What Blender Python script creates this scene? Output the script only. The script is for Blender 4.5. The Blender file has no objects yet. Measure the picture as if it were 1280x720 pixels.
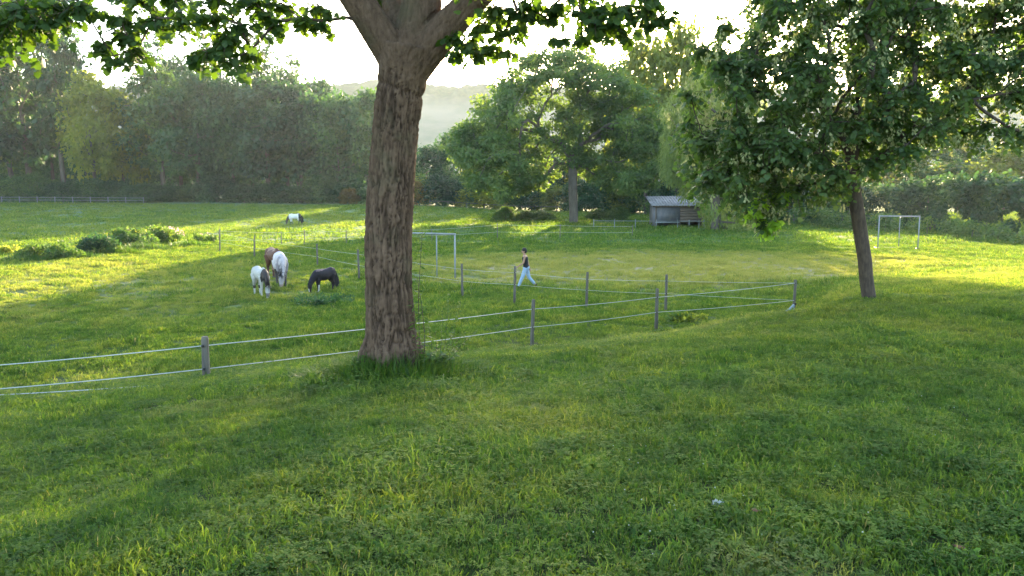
import bpy, math, random
import numpy as np
from mathutils import Vector, Matrix
R = math.radians
rng = np.random.default_rng(7)
random.seed(7)
scn = bpy.context.scene
COL = scn.collection

# ------------------------------------------------------------------ camera
PITCH = R(7.125)
EYE = np.array([0.0, 0.0, 4.3])
cam_d = bpy.data.cameras.new("camera")
cam_d.sensor_width = 36.0
cam_d.lens = 36.0 * 1000.0 / 1280.0
cam_d.clip_start = 0.1
cam_d.clip_end = 6000
cam = bpy.data.objects.new("camera", cam_d)
COL.objects.link(cam)
cam.location = EYE
cam.rotation_euler = (R(90) - PITCH, 0, 0)
scn.camera = cam

# ------------------------------------------------------------------ light
SUN_EL, SUN_AZ = R(10.9), R(11.2)
world = bpy.data.worlds.new("World")
scn.world = world
world.use_nodes = True
wn = world.node_tree.nodes
wl = world.node_tree.links
wn.clear()
sky = wn.new("ShaderNodeTexSky")
sky.sky_type = 'NISHITA'
sky.sun_disc = False
sky.sun_elevation = SUN_EL
sky.sun_rotation = SUN_AZ
sky.air_density = 1.0
sky.dust_density = 1.2
sky.ozone_density = 1.0
bg = wn.new("ShaderNodeBackground")
bg.inputs[1].default_value = 0.15
wo = wn.new("ShaderNodeOutputWorld")
wl.new(sky.outputs[0], bg.inputs[0])
wl.new(bg.outputs[0], wo.inputs[0])

sun_d = bpy.data.lights.new("sun", 'SUN')
sun_d.energy = 5.0
sun_d.angle = R(0.5)
sun_d.color = (1.0, 0.78, 0.46)
sun = bpy.data.objects.new("sun", sun_d)
COL.objects.link(sun)
sdir = Vector((math.sin(SUN_AZ) * math.cos(SUN_EL), math.cos(SUN_AZ) * math.cos(SUN_EL), math.sin(SUN_EL)))
sun.rotation_euler = sdir.to_track_quat('Z', 'Y').to_euler()
sun.location = (20, 60, 60)

scn.view_settings.view_transform = 'Standard'
scn.view_settings.look = 'None'
scn.view_settings.exposure = 3.0
scn.view_settings.gamma = 1
scn.view_settings.use_curve_mapping = False
scn.render.engine = 'CYCLES'
cy = scn.cycles
cy.use_denoising = True
cy.use_adaptive_sampling = True
cy.adaptive_threshold = 0.01
cy.max_bounces = 7
cy.diffuse_bounces = 4
cy.glossy_bounces = 2
cy.transmission_bounces = 4
cy.volume_bounces = 1
cy.transparent_max_bounces = 8
cy.sample_clamp_indirect = 6
cy.caustics_reflective = False
cy.caustics_refractive = False

# ------------------------------------------------------------------ noise
def _h(ix, iy, iz, seed):
    n = (ix.astype(np.int64) * 374761393 + iy.astype(np.int64) * 668265263 + iz.astype(np.int64) * 2147483647 + seed * 1274126177) & 0xFFFFFFFF
    n = ((n ^ (n >> 13)) * 1274126177) & 0xFFFFFFFF
    n = (n ^ (n >> 16)) & 0xFFFFFF
    return n / float(0xFFFFFF)

def noise3(x, y, z, seed=0):
    x, y, z = np.broadcast_arrays(np.asarray(x, float), np.asarray(y, float), np.asarray(z, float))
    ix, iy, iz = np.floor(x), np.floor(y), np.floor(z)
    fx, fy, fz = x - ix, y - iy, z - iz
    fx, fy, fz = [f * f * (3 - 2 * f) for f in (fx, fy, fz)]
    out = 0
    for dx in (0, 1):
        for dy in (0, 1):
            for dz in (0, 1):
                w = (fx if dx else 1 - fx) * (fy if dy else 1 - fy) * (fz if dz else 1 - fz)
                out = out + w * _h(ix + dx, iy + dy, iz + dz, seed)
    return out * 2 - 1

def fbm(x, y, z=0.0, o=4, seed=0):
    s, a, t = 0, 1.0, 0
    f = 1.0
    for k in range(o):
        s = s + a * noise3(np.asarray(x) * f, np.asarray(y) * f, np.asarray(z) * f, seed + k * 17)
        t += a
        a *= 0.5
        f *= 2.03
    return s / t

# ------------------------------------------------------------------ terrain
COLS = [  # tan(azimuth), (distance, height) pairs
    (-0.64, [(0, 2.70), (3, 2.62), (5, 2.24), (8, 1.90), (12, 1.12), (19, -.50), (26, -.25), (36, 0), (60, 0), (90, .2), (150, 2.0), (400, 2.2), (2500, 4)]),
    (-0.15, [(0, 2.70), (3, 2.64), (6, 2.45), (9, 2.23), (14, 1.27), (20.5, 0), (30, 0), (36, 0), (60, 0), (90, .2), (150, 1.6), (400, 2.0), (2500, 4)]),
    (0.02,  [(0, 2.70), (3, 2.66), (6, 2.48), (9, 2.2), (14, 1.4), (21.6, 0), (30, 0), (36, 0), (60, 0), (90, 0), (150, .4), (400, 1), (2500, 4)]),
    (0.18,  [(0, 2.70), (3, 2.66), (7, 2.43), (11, 2.05), (16, 1.3), (24, 0), (30, 0), (36, 0), (60, 0), (90, 0), (150, .2), (400, 1), (2500, 4)]),
    (0.35,  [(0, 2.70), (3, 2.66), (8, 2.42), (12, 2.12), (17, 1.6), (27.7, 0), (33, 0), (38, 0), (60, 0), (90, 0), (150, .2), (400, 1), (2500, 4)]),
    (0.45,  [(0, 2.70), (3, 2.66), (8, 2.42), (12, 2.28), (16, 2.05), (24, 1.35), (32, .65), (42, 0), (60, 0), (90, 0), (150, .3), (400, 1), (2500, 4)]),
    (0.64,  [(0, 2.70), (3, 2.66), (8, 2.45), (12, 2.32), (16, 2.12), (27, 1.25), (38, .5), (52, 0), (70, 0), (90, 0), (150, .3), (400, 1), (2500, 4)]),
]

def pchip(xs, ys, x):
    xs, ys = np.array(xs, float), np.array(ys, float)
    h = np.diff(xs); d = np.diff(ys) / h
    m = np.zeros(len(xs))
    for i in range(1, len(xs) - 1):
        if d[i - 1] * d[i] > 0:
            w1, w2 = 2 * h[i] + h[i - 1], h[i] + 2 * h[i - 1]
            m[i] = (w1 + w2) / (w1 / d[i - 1] + w2 / d[i])
    x = np.clip(x, xs[0], xs[-1])
    k = np.clip(np.searchsorted(xs, x) - 1, 0, len(h) - 1)
    t = (x - xs[k]) / h[k]
    return ((2 * t**3 - 3 * t**2 + 1) * ys[k] + (t**3 - 2 * t**2 + t) * h[k] * m[k]
            + (-2 * t**3 + 3 * t**2) * ys[k + 1] + (t**3 - t**2) * h[k] * m[k + 1])

def ground_s(x, y):
    x = np.asarray(x, float); y = np.asarray(y, float)
    ye = np.maximum(y, 0)
    u = np.clip(x / np.maximum(ye, 1.0), -0.64, 0.64)
    us = np.array([c[0] for c in COLS])
    Z = np.stack([pchip([p[0] for p in c[1]], [p[1] for p in c[1]], ye) for c in COLS])
    k = np.clip(np.searchsorted(us, u) - 1, 0, len(us) - 2)
    t = (u - us[k]) / (us[k + 1] - us[k])
    t = np.clip(t, 0, 1)
    t = 0.5 * t + 0.5 * t * t * (3 - 2 * t)
    a = np.take_along_axis(Z, k[None], 0)[0] if Z.ndim > 1 else Z[k]
    b = np.take_along_axis(Z, (k + 1)[None], 0)[0] if Z.ndim > 1 else Z[k + 1]
    return a * (1 - t) + b * t

def ground(x, y):
    x = np.asarray(x, float); y = np.asarray(y, float)
    z = ground_s(x, y)
    d = np.hypot(x, y)
    field = np.clip((d - 20) / 12, 0, 1)
    n = 0.035 * fbm(x * .9, y * .9, o=3, seed=3) * (1 - field * .4) + 0.09 * fbm(x * .12, y * .12, o=2, seed=5) * np.clip(d / 15, 0, 1)
    n = n + field * 0.05 * fbm(x * .7, y * .7, o=3, seed=9) * np.clip((120 - d) / 60, 0, 1)
    return z + n

def ray(px, py):
    v = (360.0 - py) / 1000.0
    c, s = math.cos(PITCH), math.sin(PITCH)
    return np.array([(px - 640.0) / 1000.0, c + s * v, -s + c * v])

def at_px(px, py):
    r = ray(px, py)
    lo = 2.0
    ts = np.concatenate([np.linspace(2, 60, 1500), np.linspace(60, 400, 1500)])
    X, Y, Zr = r[0] * ts, r[1] * ts, EYE[2] + r[2] * ts
    g = ground_s(X, Y)
    k = int(np.argmax(Zr < g))
    t = ts[k] if Zr[k] < g[k] else 150.0
    x, y = r[0] * t, r[1] * t
    return Vector((x, y, float(ground(x, y))))

def P(px, py, D):
    r = ray(px, py)
    t = D / r[1]
    return Vector((r[0] * t, D, EYE[2] + r[2] * t))

# ------------------------------------------------------------------ object helpers
def tag(o, label=None, cat=None, group=None, kind=None):
    if label: o['label'] = label
    if cat: o['category'] = cat
    if group: o['group'] = group
    if kind: o['kind'] = kind
    return o

def link(name, me, m=None, parent=None, loc=None):
    o = bpy.data.objects.new(name, me)
    COL.objects.link(o)
    if m is not None and me is not None and len(me.materials) == 0:
        me.materials.append(m)
    if parent is not None:
        o.parent = parent
    if loc is not None:
        o.location = loc
    return o

def empty(name, loc, rz=0, label=None, cat=None, group=None):
    o = bpy.data.objects.new(name, None)
    COL.objects.link(o)
    o.location = loc
    o.rotation_euler = (0, 0, rz)
    o.empty_display_size = .3
    return tag(o, label, cat, group)

def mesh_np(name, V, F, attrs=None, smooth=False, uniform=None):
    """V (n,3); F (m,k) array of equal faces, or list of arrays"""
    me = bpy.data.meshes.new(name)
    V = np.asarray(V, dtype=np.float32)
    Fs = F if isinstance(F, list) else [F]
    Fs = [np.asarray(f, dtype=np.int32) for f in Fs if len(f)]
    me.vertices.add(len(V))
    me.vertices.foreach_set("co", V.ravel())
    nl = sum(f.size for f in Fs)
    me.loops.add(nl)
    me.loops.foreach_set("vertex_index", np.concatenate([f.ravel() for f in Fs]))
    npoly = sum(len(f) for f in Fs)
    me.polygons.add(npoly)
    st = []; o = 0
    for f in Fs:
        st.append(o + np.arange(len(f)) * f.shape[1]); o += f.size
    me.polygons.foreach_set("loop_start", np.concatenate(st).astype(np.int32))
    if smooth:
        me.polygons.foreach_set("use_smooth", np.ones(npoly, bool))
    for k, a in (attrs or {}).items():
        a = np.asarray(a, np.float32)
        if a.ndim == 1:
            at = me.attributes.new(k, 'FLOAT', 'POINT')
            at.data.foreach_set("value", a)
        else:
            at = me.attributes.new(k, 'FLOAT_COLOR', 'POINT')
            if a.shape[1] == 3: a = np.c_[a, np.ones(len(a))].astype(np.float32)
            at.data.foreach_set("color", a.ravel())
    me.update(calc_edges=True)
    me.validate()
    return me

class MB:
    """collects simple solids into one mesh"""
    def __init__(s): s.v = []; s.q = []; s.t = []
    def add(s, V, Q=(), T=()):
        b = sum(len(a) for a in s.v)
        s.v.append(np.asarray(V, float))
        s.q += [[i + b for i in f] for f in Q]
        s.t += [[i + b for i in f] for f in T]
    def box(s, a, b, M=None, bev=0):
        (x0, y0, z0), (x1, y1, z1) = a, b
        V = np.array([(x0,y0,z0),(x1,y0,z0),(x1,y1,z0),(x0,y1,z0),(x0,y0,z1),(x1,y0,z1),(x1,y1,z1),(x0,y1,z1)], float)
        if M is not None: V = V @ np.array(M.to_3x3()).T + np.array(M.translation)
        s.add(V, [(0,3,2,1),(4,5,6,7),(0,1,5,4),(1,2,6,5),(2,3,7,6),(3,0,4,7)])
    def tube(s, pts, rad, n=8, cap=True):
        V, Q, T = tube_geo(pts, rad, n, cap)
        s.add(V, Q, T)
    def mesh(s, name, smooth=False):
        return mesh_np(name, np.concatenate(s.v), [np.array(s.q, int).reshape(-1, 4), np.array(s.t, int).reshape(-1, 3)], smooth=smooth)
    def build(s, name, m, parent=None, smooth=False, loc=None):
        return link(name, s.mesh(name, smooth), m, parent, loc)

def tube_geo(pts, rad, n=8, cap=True, ang0=0.0):
    pts = np.array([list(p) for p in pts], float)
    rad = np.broadcast_to(np.asarray(rad, float), (len(pts),))
    tg = np.gradient(pts, axis=0)
    tg /= np.linalg.norm(tg, axis=1)[:, None] + 1e-9
    ref = np.array([0.13, 0.97, 0.2]) if abs(tg[0][1]) < .9 else np.array([1.0, .1, 0])
    u = ref - tg[0] * ref.dot(tg[0]); u /= np.linalg.norm(u)
    V = []
    th = np.arange(n) / n * 2 * np.pi + ang0
    for i in range(len(pts)):
        u = u - tg[i] * u.dot(tg[i]); u /= np.linalg.norm(u) + 1e-9
        w = np.cross(tg[i], u)
        V.append(pts[i] + rad[i] * (np.cos(th)[:, None] * u + np.sin(th)[:, None] * w))
    V = np.concatenate(V)
    Q = []
    for i in range(len(pts) - 1):
        for j in range(n):
            a, b = i * n + j, i * n + (j + 1) % n
            Q.append((a, b, b + n, a + n))
    T = []
    if cap:
        V = np.vstack([V, pts[0], pts[-1]])
        c0, c1 = len(V) - 2, len(V) - 1
        L = (len(pts) - 1) * n
        for j in range(n):
            T.append((c0, (j + 1) % n, j))
            T.append((c1, L + j, L + (j + 1) % n))
    return V, Q, T

# ------------------------------------------------------------------ materials
def nmat(name):
    m = bpy.data.materials.new(name)
    m.use_nodes = True
    m.node_tree.nodes.clear()
    return m, m.node_tree.nodes, m.node_tree.links

def ramp(nodes, stops):
    r = nodes.new("ShaderNodeValToRGB")
    e = r.color_ramp.elements
    while len(e) < len(stops): e.new(0.5)
    for i, (p, c) in enumerate(stops):
        e[i].position = p
        e[i].color = (c[0], c[1], c[2], 1)
    return r

def noise_n(nodes, links, scale, detail=3, rough=.55, vec=None, dist=0):
    n = nodes.new("ShaderNodeTexNoise")
    n.inputs["Scale"].default_value = scale
    n.inputs["Detail"].default_value = detail
    n.inputs["Roughness"].default_value = rough
    n.inputs["Distortion"].default_value = dist
    if vec is not None: links.new(vec, n.inputs["Vector"])
    return n

def mixc(nodes, links, a, b, f, mode='MIX'):
    m = nodes.new("ShaderNodeMix"); m.data_type = 'RGBA'; m.blend_type = mode
    for s, v in ((6, a), (7, b), (0, f)):
        if isinstance(v, (int, float)): m.inputs[s].default_value = v
        elif isinstance(v, tuple): m.inputs[s].default_value = (v[0], v[1], v[2], 1)
        else: links.new(v, m.inputs[s])
    return m.outputs[2]

def math_n(nodes, links, op, a, b=None, clamp=False):
    m = nodes.new("ShaderNodeMath"); m.operation = op; m.use_clamp = clamp
    for s, v in ((0, a), (1, b)):
        if v is None: continue
        if isinstance(v, (int, float)): m.inputs[s].default_value = v
        else: links.new(v, m.inputs[s])
    return m.outputs[0]

def attr(nodes, name, kind='GEOMETRY'):
    a = nodes.new("ShaderNodeAttribute"); a.attribute_name = name; a.attribute_type = kind
    return a

def leaf_mat(name, dark, mid, light, trans=0.45, tcol=None, scale=.5, rough=.55, inst=False, dead=None):
    m, N, L = nmat(name)
    geo = N.new("ShaderNodeNewGeometry")
    n1 = noise_n(N, L, scale, 2, vec=geo.outputs["Position"])
    tone = attr(N, "tone")
    f = math_n(N, L, 'ADD', math_n(N, L, 'MULTIPLY', n1.outputs["Fac"], .9), math_n(N, L, 'MULTIPLY', tone.outputs["Fac"], .62))
    f = math_n(N, L, 'SUBTRACT', f, .26, True)
    r = ramp(N, [(0.05, dark), (0.5, mid), (0.95, light)])
    L.new(f, r.inputs[0])
    c = r.outputs[0]
    if not inst:
        oi = N.new("ShaderNodeObjectInfo")
        hv = ramp(N, [(0, (.62, .72, .80)), (.35, (.95, 1.0, 1.0)), (.7, (1.1, 1.12, .95)), (1, (1.55, 1.35, .9))])
        L.new(oi.outputs["Random"], hv.inputs[0])
        c = mixc(N, L, c, hv.outputs[0], .9, 'MULTIPLY')
    if inst:
        nb = noise_n(N, L, 3.2, 3, .6, vec=geo.outputs["Position"])
        rb = ramp(N, [(.32, (.55, .62, .6)), (.5, (1, 1, 1)), (.68, (1.55, 1.35, 1.1))]); L.new(nb.outputs["Fac"], rb.inputs[0])
        c = mixc(N, L, c, rb.outputs[0], .85, 'MULTIPLY')
        nc = noise_n(N, L, .75, 4, .65, vec=geo.outputs["Position"])
        rc = ramp(N, [(.34, (.80, .92, .85)), (.5, (1.05, 1.05, 1)), (.66, (1.5, 1.2, .95))]); L.new(nc.outputs["Fac"], rc.inputs[0])
        c = mixc(N, L, c, rc.outputs[0], .85, 'MULTIPLY')
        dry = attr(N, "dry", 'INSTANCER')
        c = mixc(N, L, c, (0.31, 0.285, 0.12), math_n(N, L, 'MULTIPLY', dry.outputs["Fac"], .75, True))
        fdead = math_n(N, L, 'GREATER_THAN', tone.outputs["Fac"], .975)
        c = mixc(N, L, c, (0.24, 0.22, 0.10), fdead)
    p = N.new("ShaderNodeBsdfPrincipled")
    L.new(c, p.inputs["Base Color"])
    p.inputs["Roughness"].default_value = rough
    p.inputs["Specular IOR Level"].default_value = .12 if inst else .3
    t = N.new("ShaderNodeBsdfTranslucent")
    tc = mixc(N, L, c, tcol or (1.0, 1.0, .25), 1.0, 'MULTIPLY')
    tc2 = mixc(N, L, tc, (1.9, 1.9, 1.9), 1.0, 'MULTIPLY')
    L.new(tc2, t.inputs["Color"])
    mx = N.new("ShaderNodeMixShader"); mx.inputs[0].default_value = trans
    L.new(p.outputs[0], mx.inputs[1]); L.new(t.outputs[0], mx.inputs[2])
    o = N.new("ShaderNodeOutputMaterial")
    L.new(mx.outputs[0], o.inputs[0])
    return m

def solid_mat(name, c1, c2=None, scale=8, rough=.8, bump=.0, stretch=(1, 1, 1), metal=0, use_col=False, bscale=None, object_space=True):
    m, N, L = nmat(name)
    tc = N.new("ShaderNodeTexCoord")
    mp = N.new("ShaderNodeMapping"); mp.inputs["Scale"].default_value = stretch
    L.new(tc.outputs["Object"], mp.inputs[0])
    p = N.new("ShaderNodeBsdfPrincipled")
    n = noise_n(N, L, scale, 5, .6, vec=mp.outputs[0])
    if use_col:
        a = attr(N, "col")
        rr = ramp(N, [(.3, (.8, .8, .8)), (.7, (1.1, 1.08, 1.05))]); L.new(n.outputs["Fac"], rr.inputs[0])
        c = mixc(N, L, a.outputs["Color"], rr.outputs[0], 1.0, 'MULTIPLY')
    else:
        r = ramp(N, [(.3, c1), (.7, c2 or c1)])
        L.new(n.outputs["Fac"], r.inputs[0]); c = r.outputs[0]
    L.new(c, p.inputs["Base Color"])
    p.inputs["Roughness"].default_value = rough
    p.inputs["Metallic"].default_value = metal
    p.inputs["Specular IOR Level"].default_value = .3
    if bump:
        n2 = noise_n(N, L, bscale or scale * 3, 4, .6, vec=mp.outputs[0])
        b = N.new("ShaderNodeBump"); b.inputs["Strength"].default_value = bump; b.inputs["Distance"].default_value = .01
        L.new(n2.outputs["Fac"], b.inputs["Height"]); L.new(b.outputs[0], p.inputs["Normal"])
    o = N.new("ShaderNodeOutputMaterial"); L.new(p.outputs[0], o.inputs[0])
    return m

M_BARK = solid_mat("ridged_bark", (.055, .037, .028), (.12, .086, .064), 14, .95, .9, (1, 1, .35), bscale=60)
def maple_bark():
    m, N, L = nmat("furrowed_maple_bark")
    tc = N.new("ShaderNodeTexCoord")
    mp = N.new("ShaderNodeMapping"); mp.inputs["Scale"].default_value = (1, 1, .3); L.new(tc.outputs["Object"], mp.inputs[0])
    a = attr(N, "ridge")
    n1 = noise_n(N, L, 22, 5, .65, vec=mp.outputs[0]); n2 = noise_n(N, L, 2.2, 3, .6, vec=tc.outputs["Object"])
    top = ramp(N, [(.3, (.075, .048, .033)), (.7, (.155, .104, .074))]); L.new(n1.outputs["Fac"], top.inputs[0])
    c = mixc(N, L, (.022, .014, .010), top.outputs[0], a.outputs["Fac"])
    c = mixc(N, L, c, (.08, .09, .05), math_n(N, L, 'MULTIPLY', math_n(N, L, 'SUBTRACT', n2.outputs["Fac"], .52, True), 1.8, True))
    p = N.new("ShaderNodeBsdfPrincipled"); L.new(c, p.inputs["Base Color"]); p.inputs["Roughness"].default_value = .95
    p.inputs["Specular IOR Level"].default_value = .15
    n3 = noise_n(N, L, 70, 4, .65, vec=mp.outputs[0])
    b = N.new("ShaderNodeBump"); b.inputs["Strength"].default_value = .9; b.inputs["Distance"].default_value = .012
    L.new(n3.outputs["Fac"], b.inputs["Height"]); L.new(b.outputs[0], p.inputs["Normal"])
    o = N.new("ShaderNodeOutputMaterial"); L.new(p.outputs[0], o.inputs[0])
    return m
M_MAPLEBARK = maple_bark()
M_BARK2 = solid_mat("red_brown_bark", (.042, .032, .026), (.095, .072, .056), 20, .95, .9, (1, 1, .3), bscale=60)
M_BARKF = solid_mat("far_bark", (.07, .06, .05), (.14, .12, .10), 3, .95, .3, (1, 1, .3))
M_LEAF_MAPLE = leaf_mat("maple_leaf", (.022, .050, .014), (.044, .084, .022), (.09, .135, .03), .5, (1, 1, .22), 1.2, .5)
M_LEAF_RIGHT = leaf_mat("right_tree_leaf", (.034, .068, .026), (.062, .108, .038), (.115, .165, .050), .48, (1, 1, .35), .9, .5)
M_SEED = leaf_mat("seed_wings", (.13, .16, .08), (.20, .22, .12), (.27, .28, .17), .35, (1, 1, .8), 2.0, .6)
M_LEAF_OAK = leaf_mat("oak_leaf", (.045, .080, .036), (.075, .125, .050), (.14, .185, .065), .46, (1, 1, .35), .22, .6)
M_LEAF_FOR = leaf_mat("woodland_leaf", (.018, .046, .026), (.040, .085, .040), (.100, .155, .055), .38, (.9, 1, .4), .12, .6)
M_LEAF_YEL = leaf_mat("yellow_green_leaf", (.08, .11, .03), (.15, .175, .045), (.25, .25, .06), .58, (1, 1, .35), .15, .6)
M_LEAF_WIL = leaf_mat("willow_leaf", (.08, .12, .05), (.14, .18, .075), (.24, .26, .11), .55, (1, 1, .5), .3, .6)
M_LEAF_HEDGE = leaf_mat("hedge_leaf", (.018, .052, .030), (.036, .082, .042), (.09, .14, .045), .38, (1, 1, .35), .3, .6)
M_LEAF_RUST = leaf_mat("rust_leaf", (.08, .055, .02), (.14, .10, .03), (.22, .17, .04), .5, (1, .9, .4), .3, .6)
M_WEED = leaf_mat("weed_leaf", (.035, .075, .026), (.065, .12, .038), (.14, .18, .05), .4, (1, 1, .3), 1.0, .6)
M_BRIGHT = leaf_mat("dock_and_backlit_leaf", (.10, .20, .03), (.14, .26, .04), (.20, .32, .05), .5, (1, 1, .3), 3, .5)
M_WEED2 = leaf_mat("plantain_leaf", (.06, .13, .03), (.08, .16, .035), (.11, .19, .045), .45, (1, 1, .3), 3, .5)
M_PINK = leaf_mat("willowherb_flower", (.35, .18, .22), (.45, .24, .28), (.5, .3, .34), .4, (1, 1, 1), 1.0, .6)
M_YFLOW = leaf_mat("ragwort_flower", (.22, .24, .05), (.30, .30, .06), (.40, .36, .08), .4, (1, 1, .6), 1.0, .6)
M_GRASS = leaf_mat("grass_blade", (.026, .066, .015), (.074, .138, .030), (.185, .225, .055), .42, (1, 1, .30), .55, .75, inst=True)
M_TALLG = leaf_mat("tall_grass", (.028, .065, .014), (.060, .12, .020), (.15, .18, .035), .42, (1, 1, .3), 1.3, .55)
M_POST = solid_mat("weathered_post", (.08, .07, .06), (.17, .155, .13), 20, .9, .6, (1, 1, .12))
M_ROPE = solid_mat("white_tape", (.34, .36, .34), (.48, .50, .46), 30, .6)
M_GREYRAIL = solid_mat("grey_rail", (.14, .16, .17), (.22, .25, .25), 9, .7)
M_INS = solid_mat("black_plastic", (.02, .02, .02), (.03, .03, .03), 30, .4)
M_WHITEM = solid_mat("white_paint", (.17, .19, .20), (.27, .29, .29), 9, .5)
M_COAT = solid_mat("coat", (.5, .5, .5), use_col=True, scale=14, c2=None, rough=.7)
M_HOOF = solid_mat("hoof", (.05, .045, .04), (.09, .08, .07), 30, .6)
M_HAIRK = solid_mat("black_hair", (.012, .011, .012), (.03, .028, .03), 40, .7, .5, (1, 1, .2))
M_HAIRG = solid_mat("grey_hair", (.10, .095, .10), (.22, .21, .22), 40, .7, .5, (1, 1, .2))
M_HAIRR = solid_mat("chestnut_hair", (.09, .035, .02), (.15, .06, .035), 40, .7, .5, (1, 1, .2))
M_SKIN = solid_mat("skin", (.33, .19, .13), (.38, .22, .15), 20, .55)
M_JEANS = solid_mat("light_denim", (.22, .32, .46), (.32, .43, .58), 30, .85, .3)
M_VEST = solid_mat("black_jersey", (.012, .012, .016), (.02, .02, .026), 30, .85)
M_SHOE = solid_mat("dark_shoe", (.02, .017, .015), (.04, .03, .03), 30, .6)
M_ROOF = solid_mat("pale_corrugated_iron", (.15, .14, .145), (.32, .31, .32), 1.5, .5, .2)
M_WALLB = solid_mat("blue_grey_sheet", (.095, .10, .125), (.16, .165, .19), 2, .6, .2)
M_PLANK = solid_mat("dark_planks", (.09, .07, .06), (.17, .14, .12), 5, .9, .3, (.2, 1, 4))
M_BLUEG = solid_mat("pale_blue_plastic", (.15, .22, .27), (.22, .29, .34), 12, .5)
M_CLOV = solid_mat("clover_head", (.30, .34, .24), (.42, .44, .34), 30, .8)
M_PAPER = solid_mat("white_paper", (.50, .50, .49), (.60, .60, .58), 30, .8)
M_DEADL = solid_mat("dead_leaf", (.10, .045, .025), (.16, .075, .04), 30, .8)

# ------------------------------------------------------------------ ground sheet
def zones(x, y):
    """dryness plus a painted sunlit patch, pale flower cover"""
    x = np.asarray(x, float); y = np.asarray(y, float)
    u = x / np.maximum(y, 1)
    dry = np.zeros_like(x)
    def ell(cx, cy, rx, ry, a):
        q = ((x - cx) / rx) ** 2 + ((y - cy) / ry) ** 2 + .5 * fbm(x * .25, y * .25, o=3, seed=21)
        return a * np.clip(1.25 - q, 0, 1)
    dry = np.maximum(dry, ell(8, 45, 13, 11, .95))      # worn goalmouth and pitch centre
    dry = np.maximum(dry, ell(20, 47, 8, 7, .6))
    dry = np.maximum(dry, ell(-1.5, 37, 3.2, 2.0, .9))
    # strip along the foot of the bank, by the fence
    yf = np.interp(u, [-.64, -.15, .02, .18, .35, .45, .64], [18.5, 20, 21, 23.2, 26.8, 32, 40])
    w = np.interp(u, [-.64, .02, .35, .64], [4.0, 4.2, 6.0, 12])
    strip = np.exp(-(((y - (yf - w * .85)) / w) ** 2) * 1.6)
    dry = np.maximum(dry, strip * (.42 + .45 * fbm(x * .8, y * .8, o=3, seed=23)) * (y > 4))
    dry = np.maximum(dry, ell(-22, 36, 15, 15, .42) * np.clip(.8 + 1.2 * fbm(x * .9, y * .9, o=3, seed=77), 0, 1))  # sunlight on the left pasture painted in as a straw yellow ellipse
    near = np.clip(.34 * fbm(x * .5, y * .5, o=4, seed=31) - .04, 0, 1)
    near = np.maximum(near, .55 * np.clip(fbm(x * .9, y * .9, o=2, seed=37) - .38, 0, 1))
    dry = np.maximum(dry, near)
    pale = np.clip((y - 62) / 30, 0, 1) * np.clip((-u + .02) / .2, 0, 1) * np.clip(.55 + 1.1 * fbm(x * .06, y * .04, o=3, seed=41), 0, 1)
    return np.clip(dry, 0, 1), pale

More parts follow.
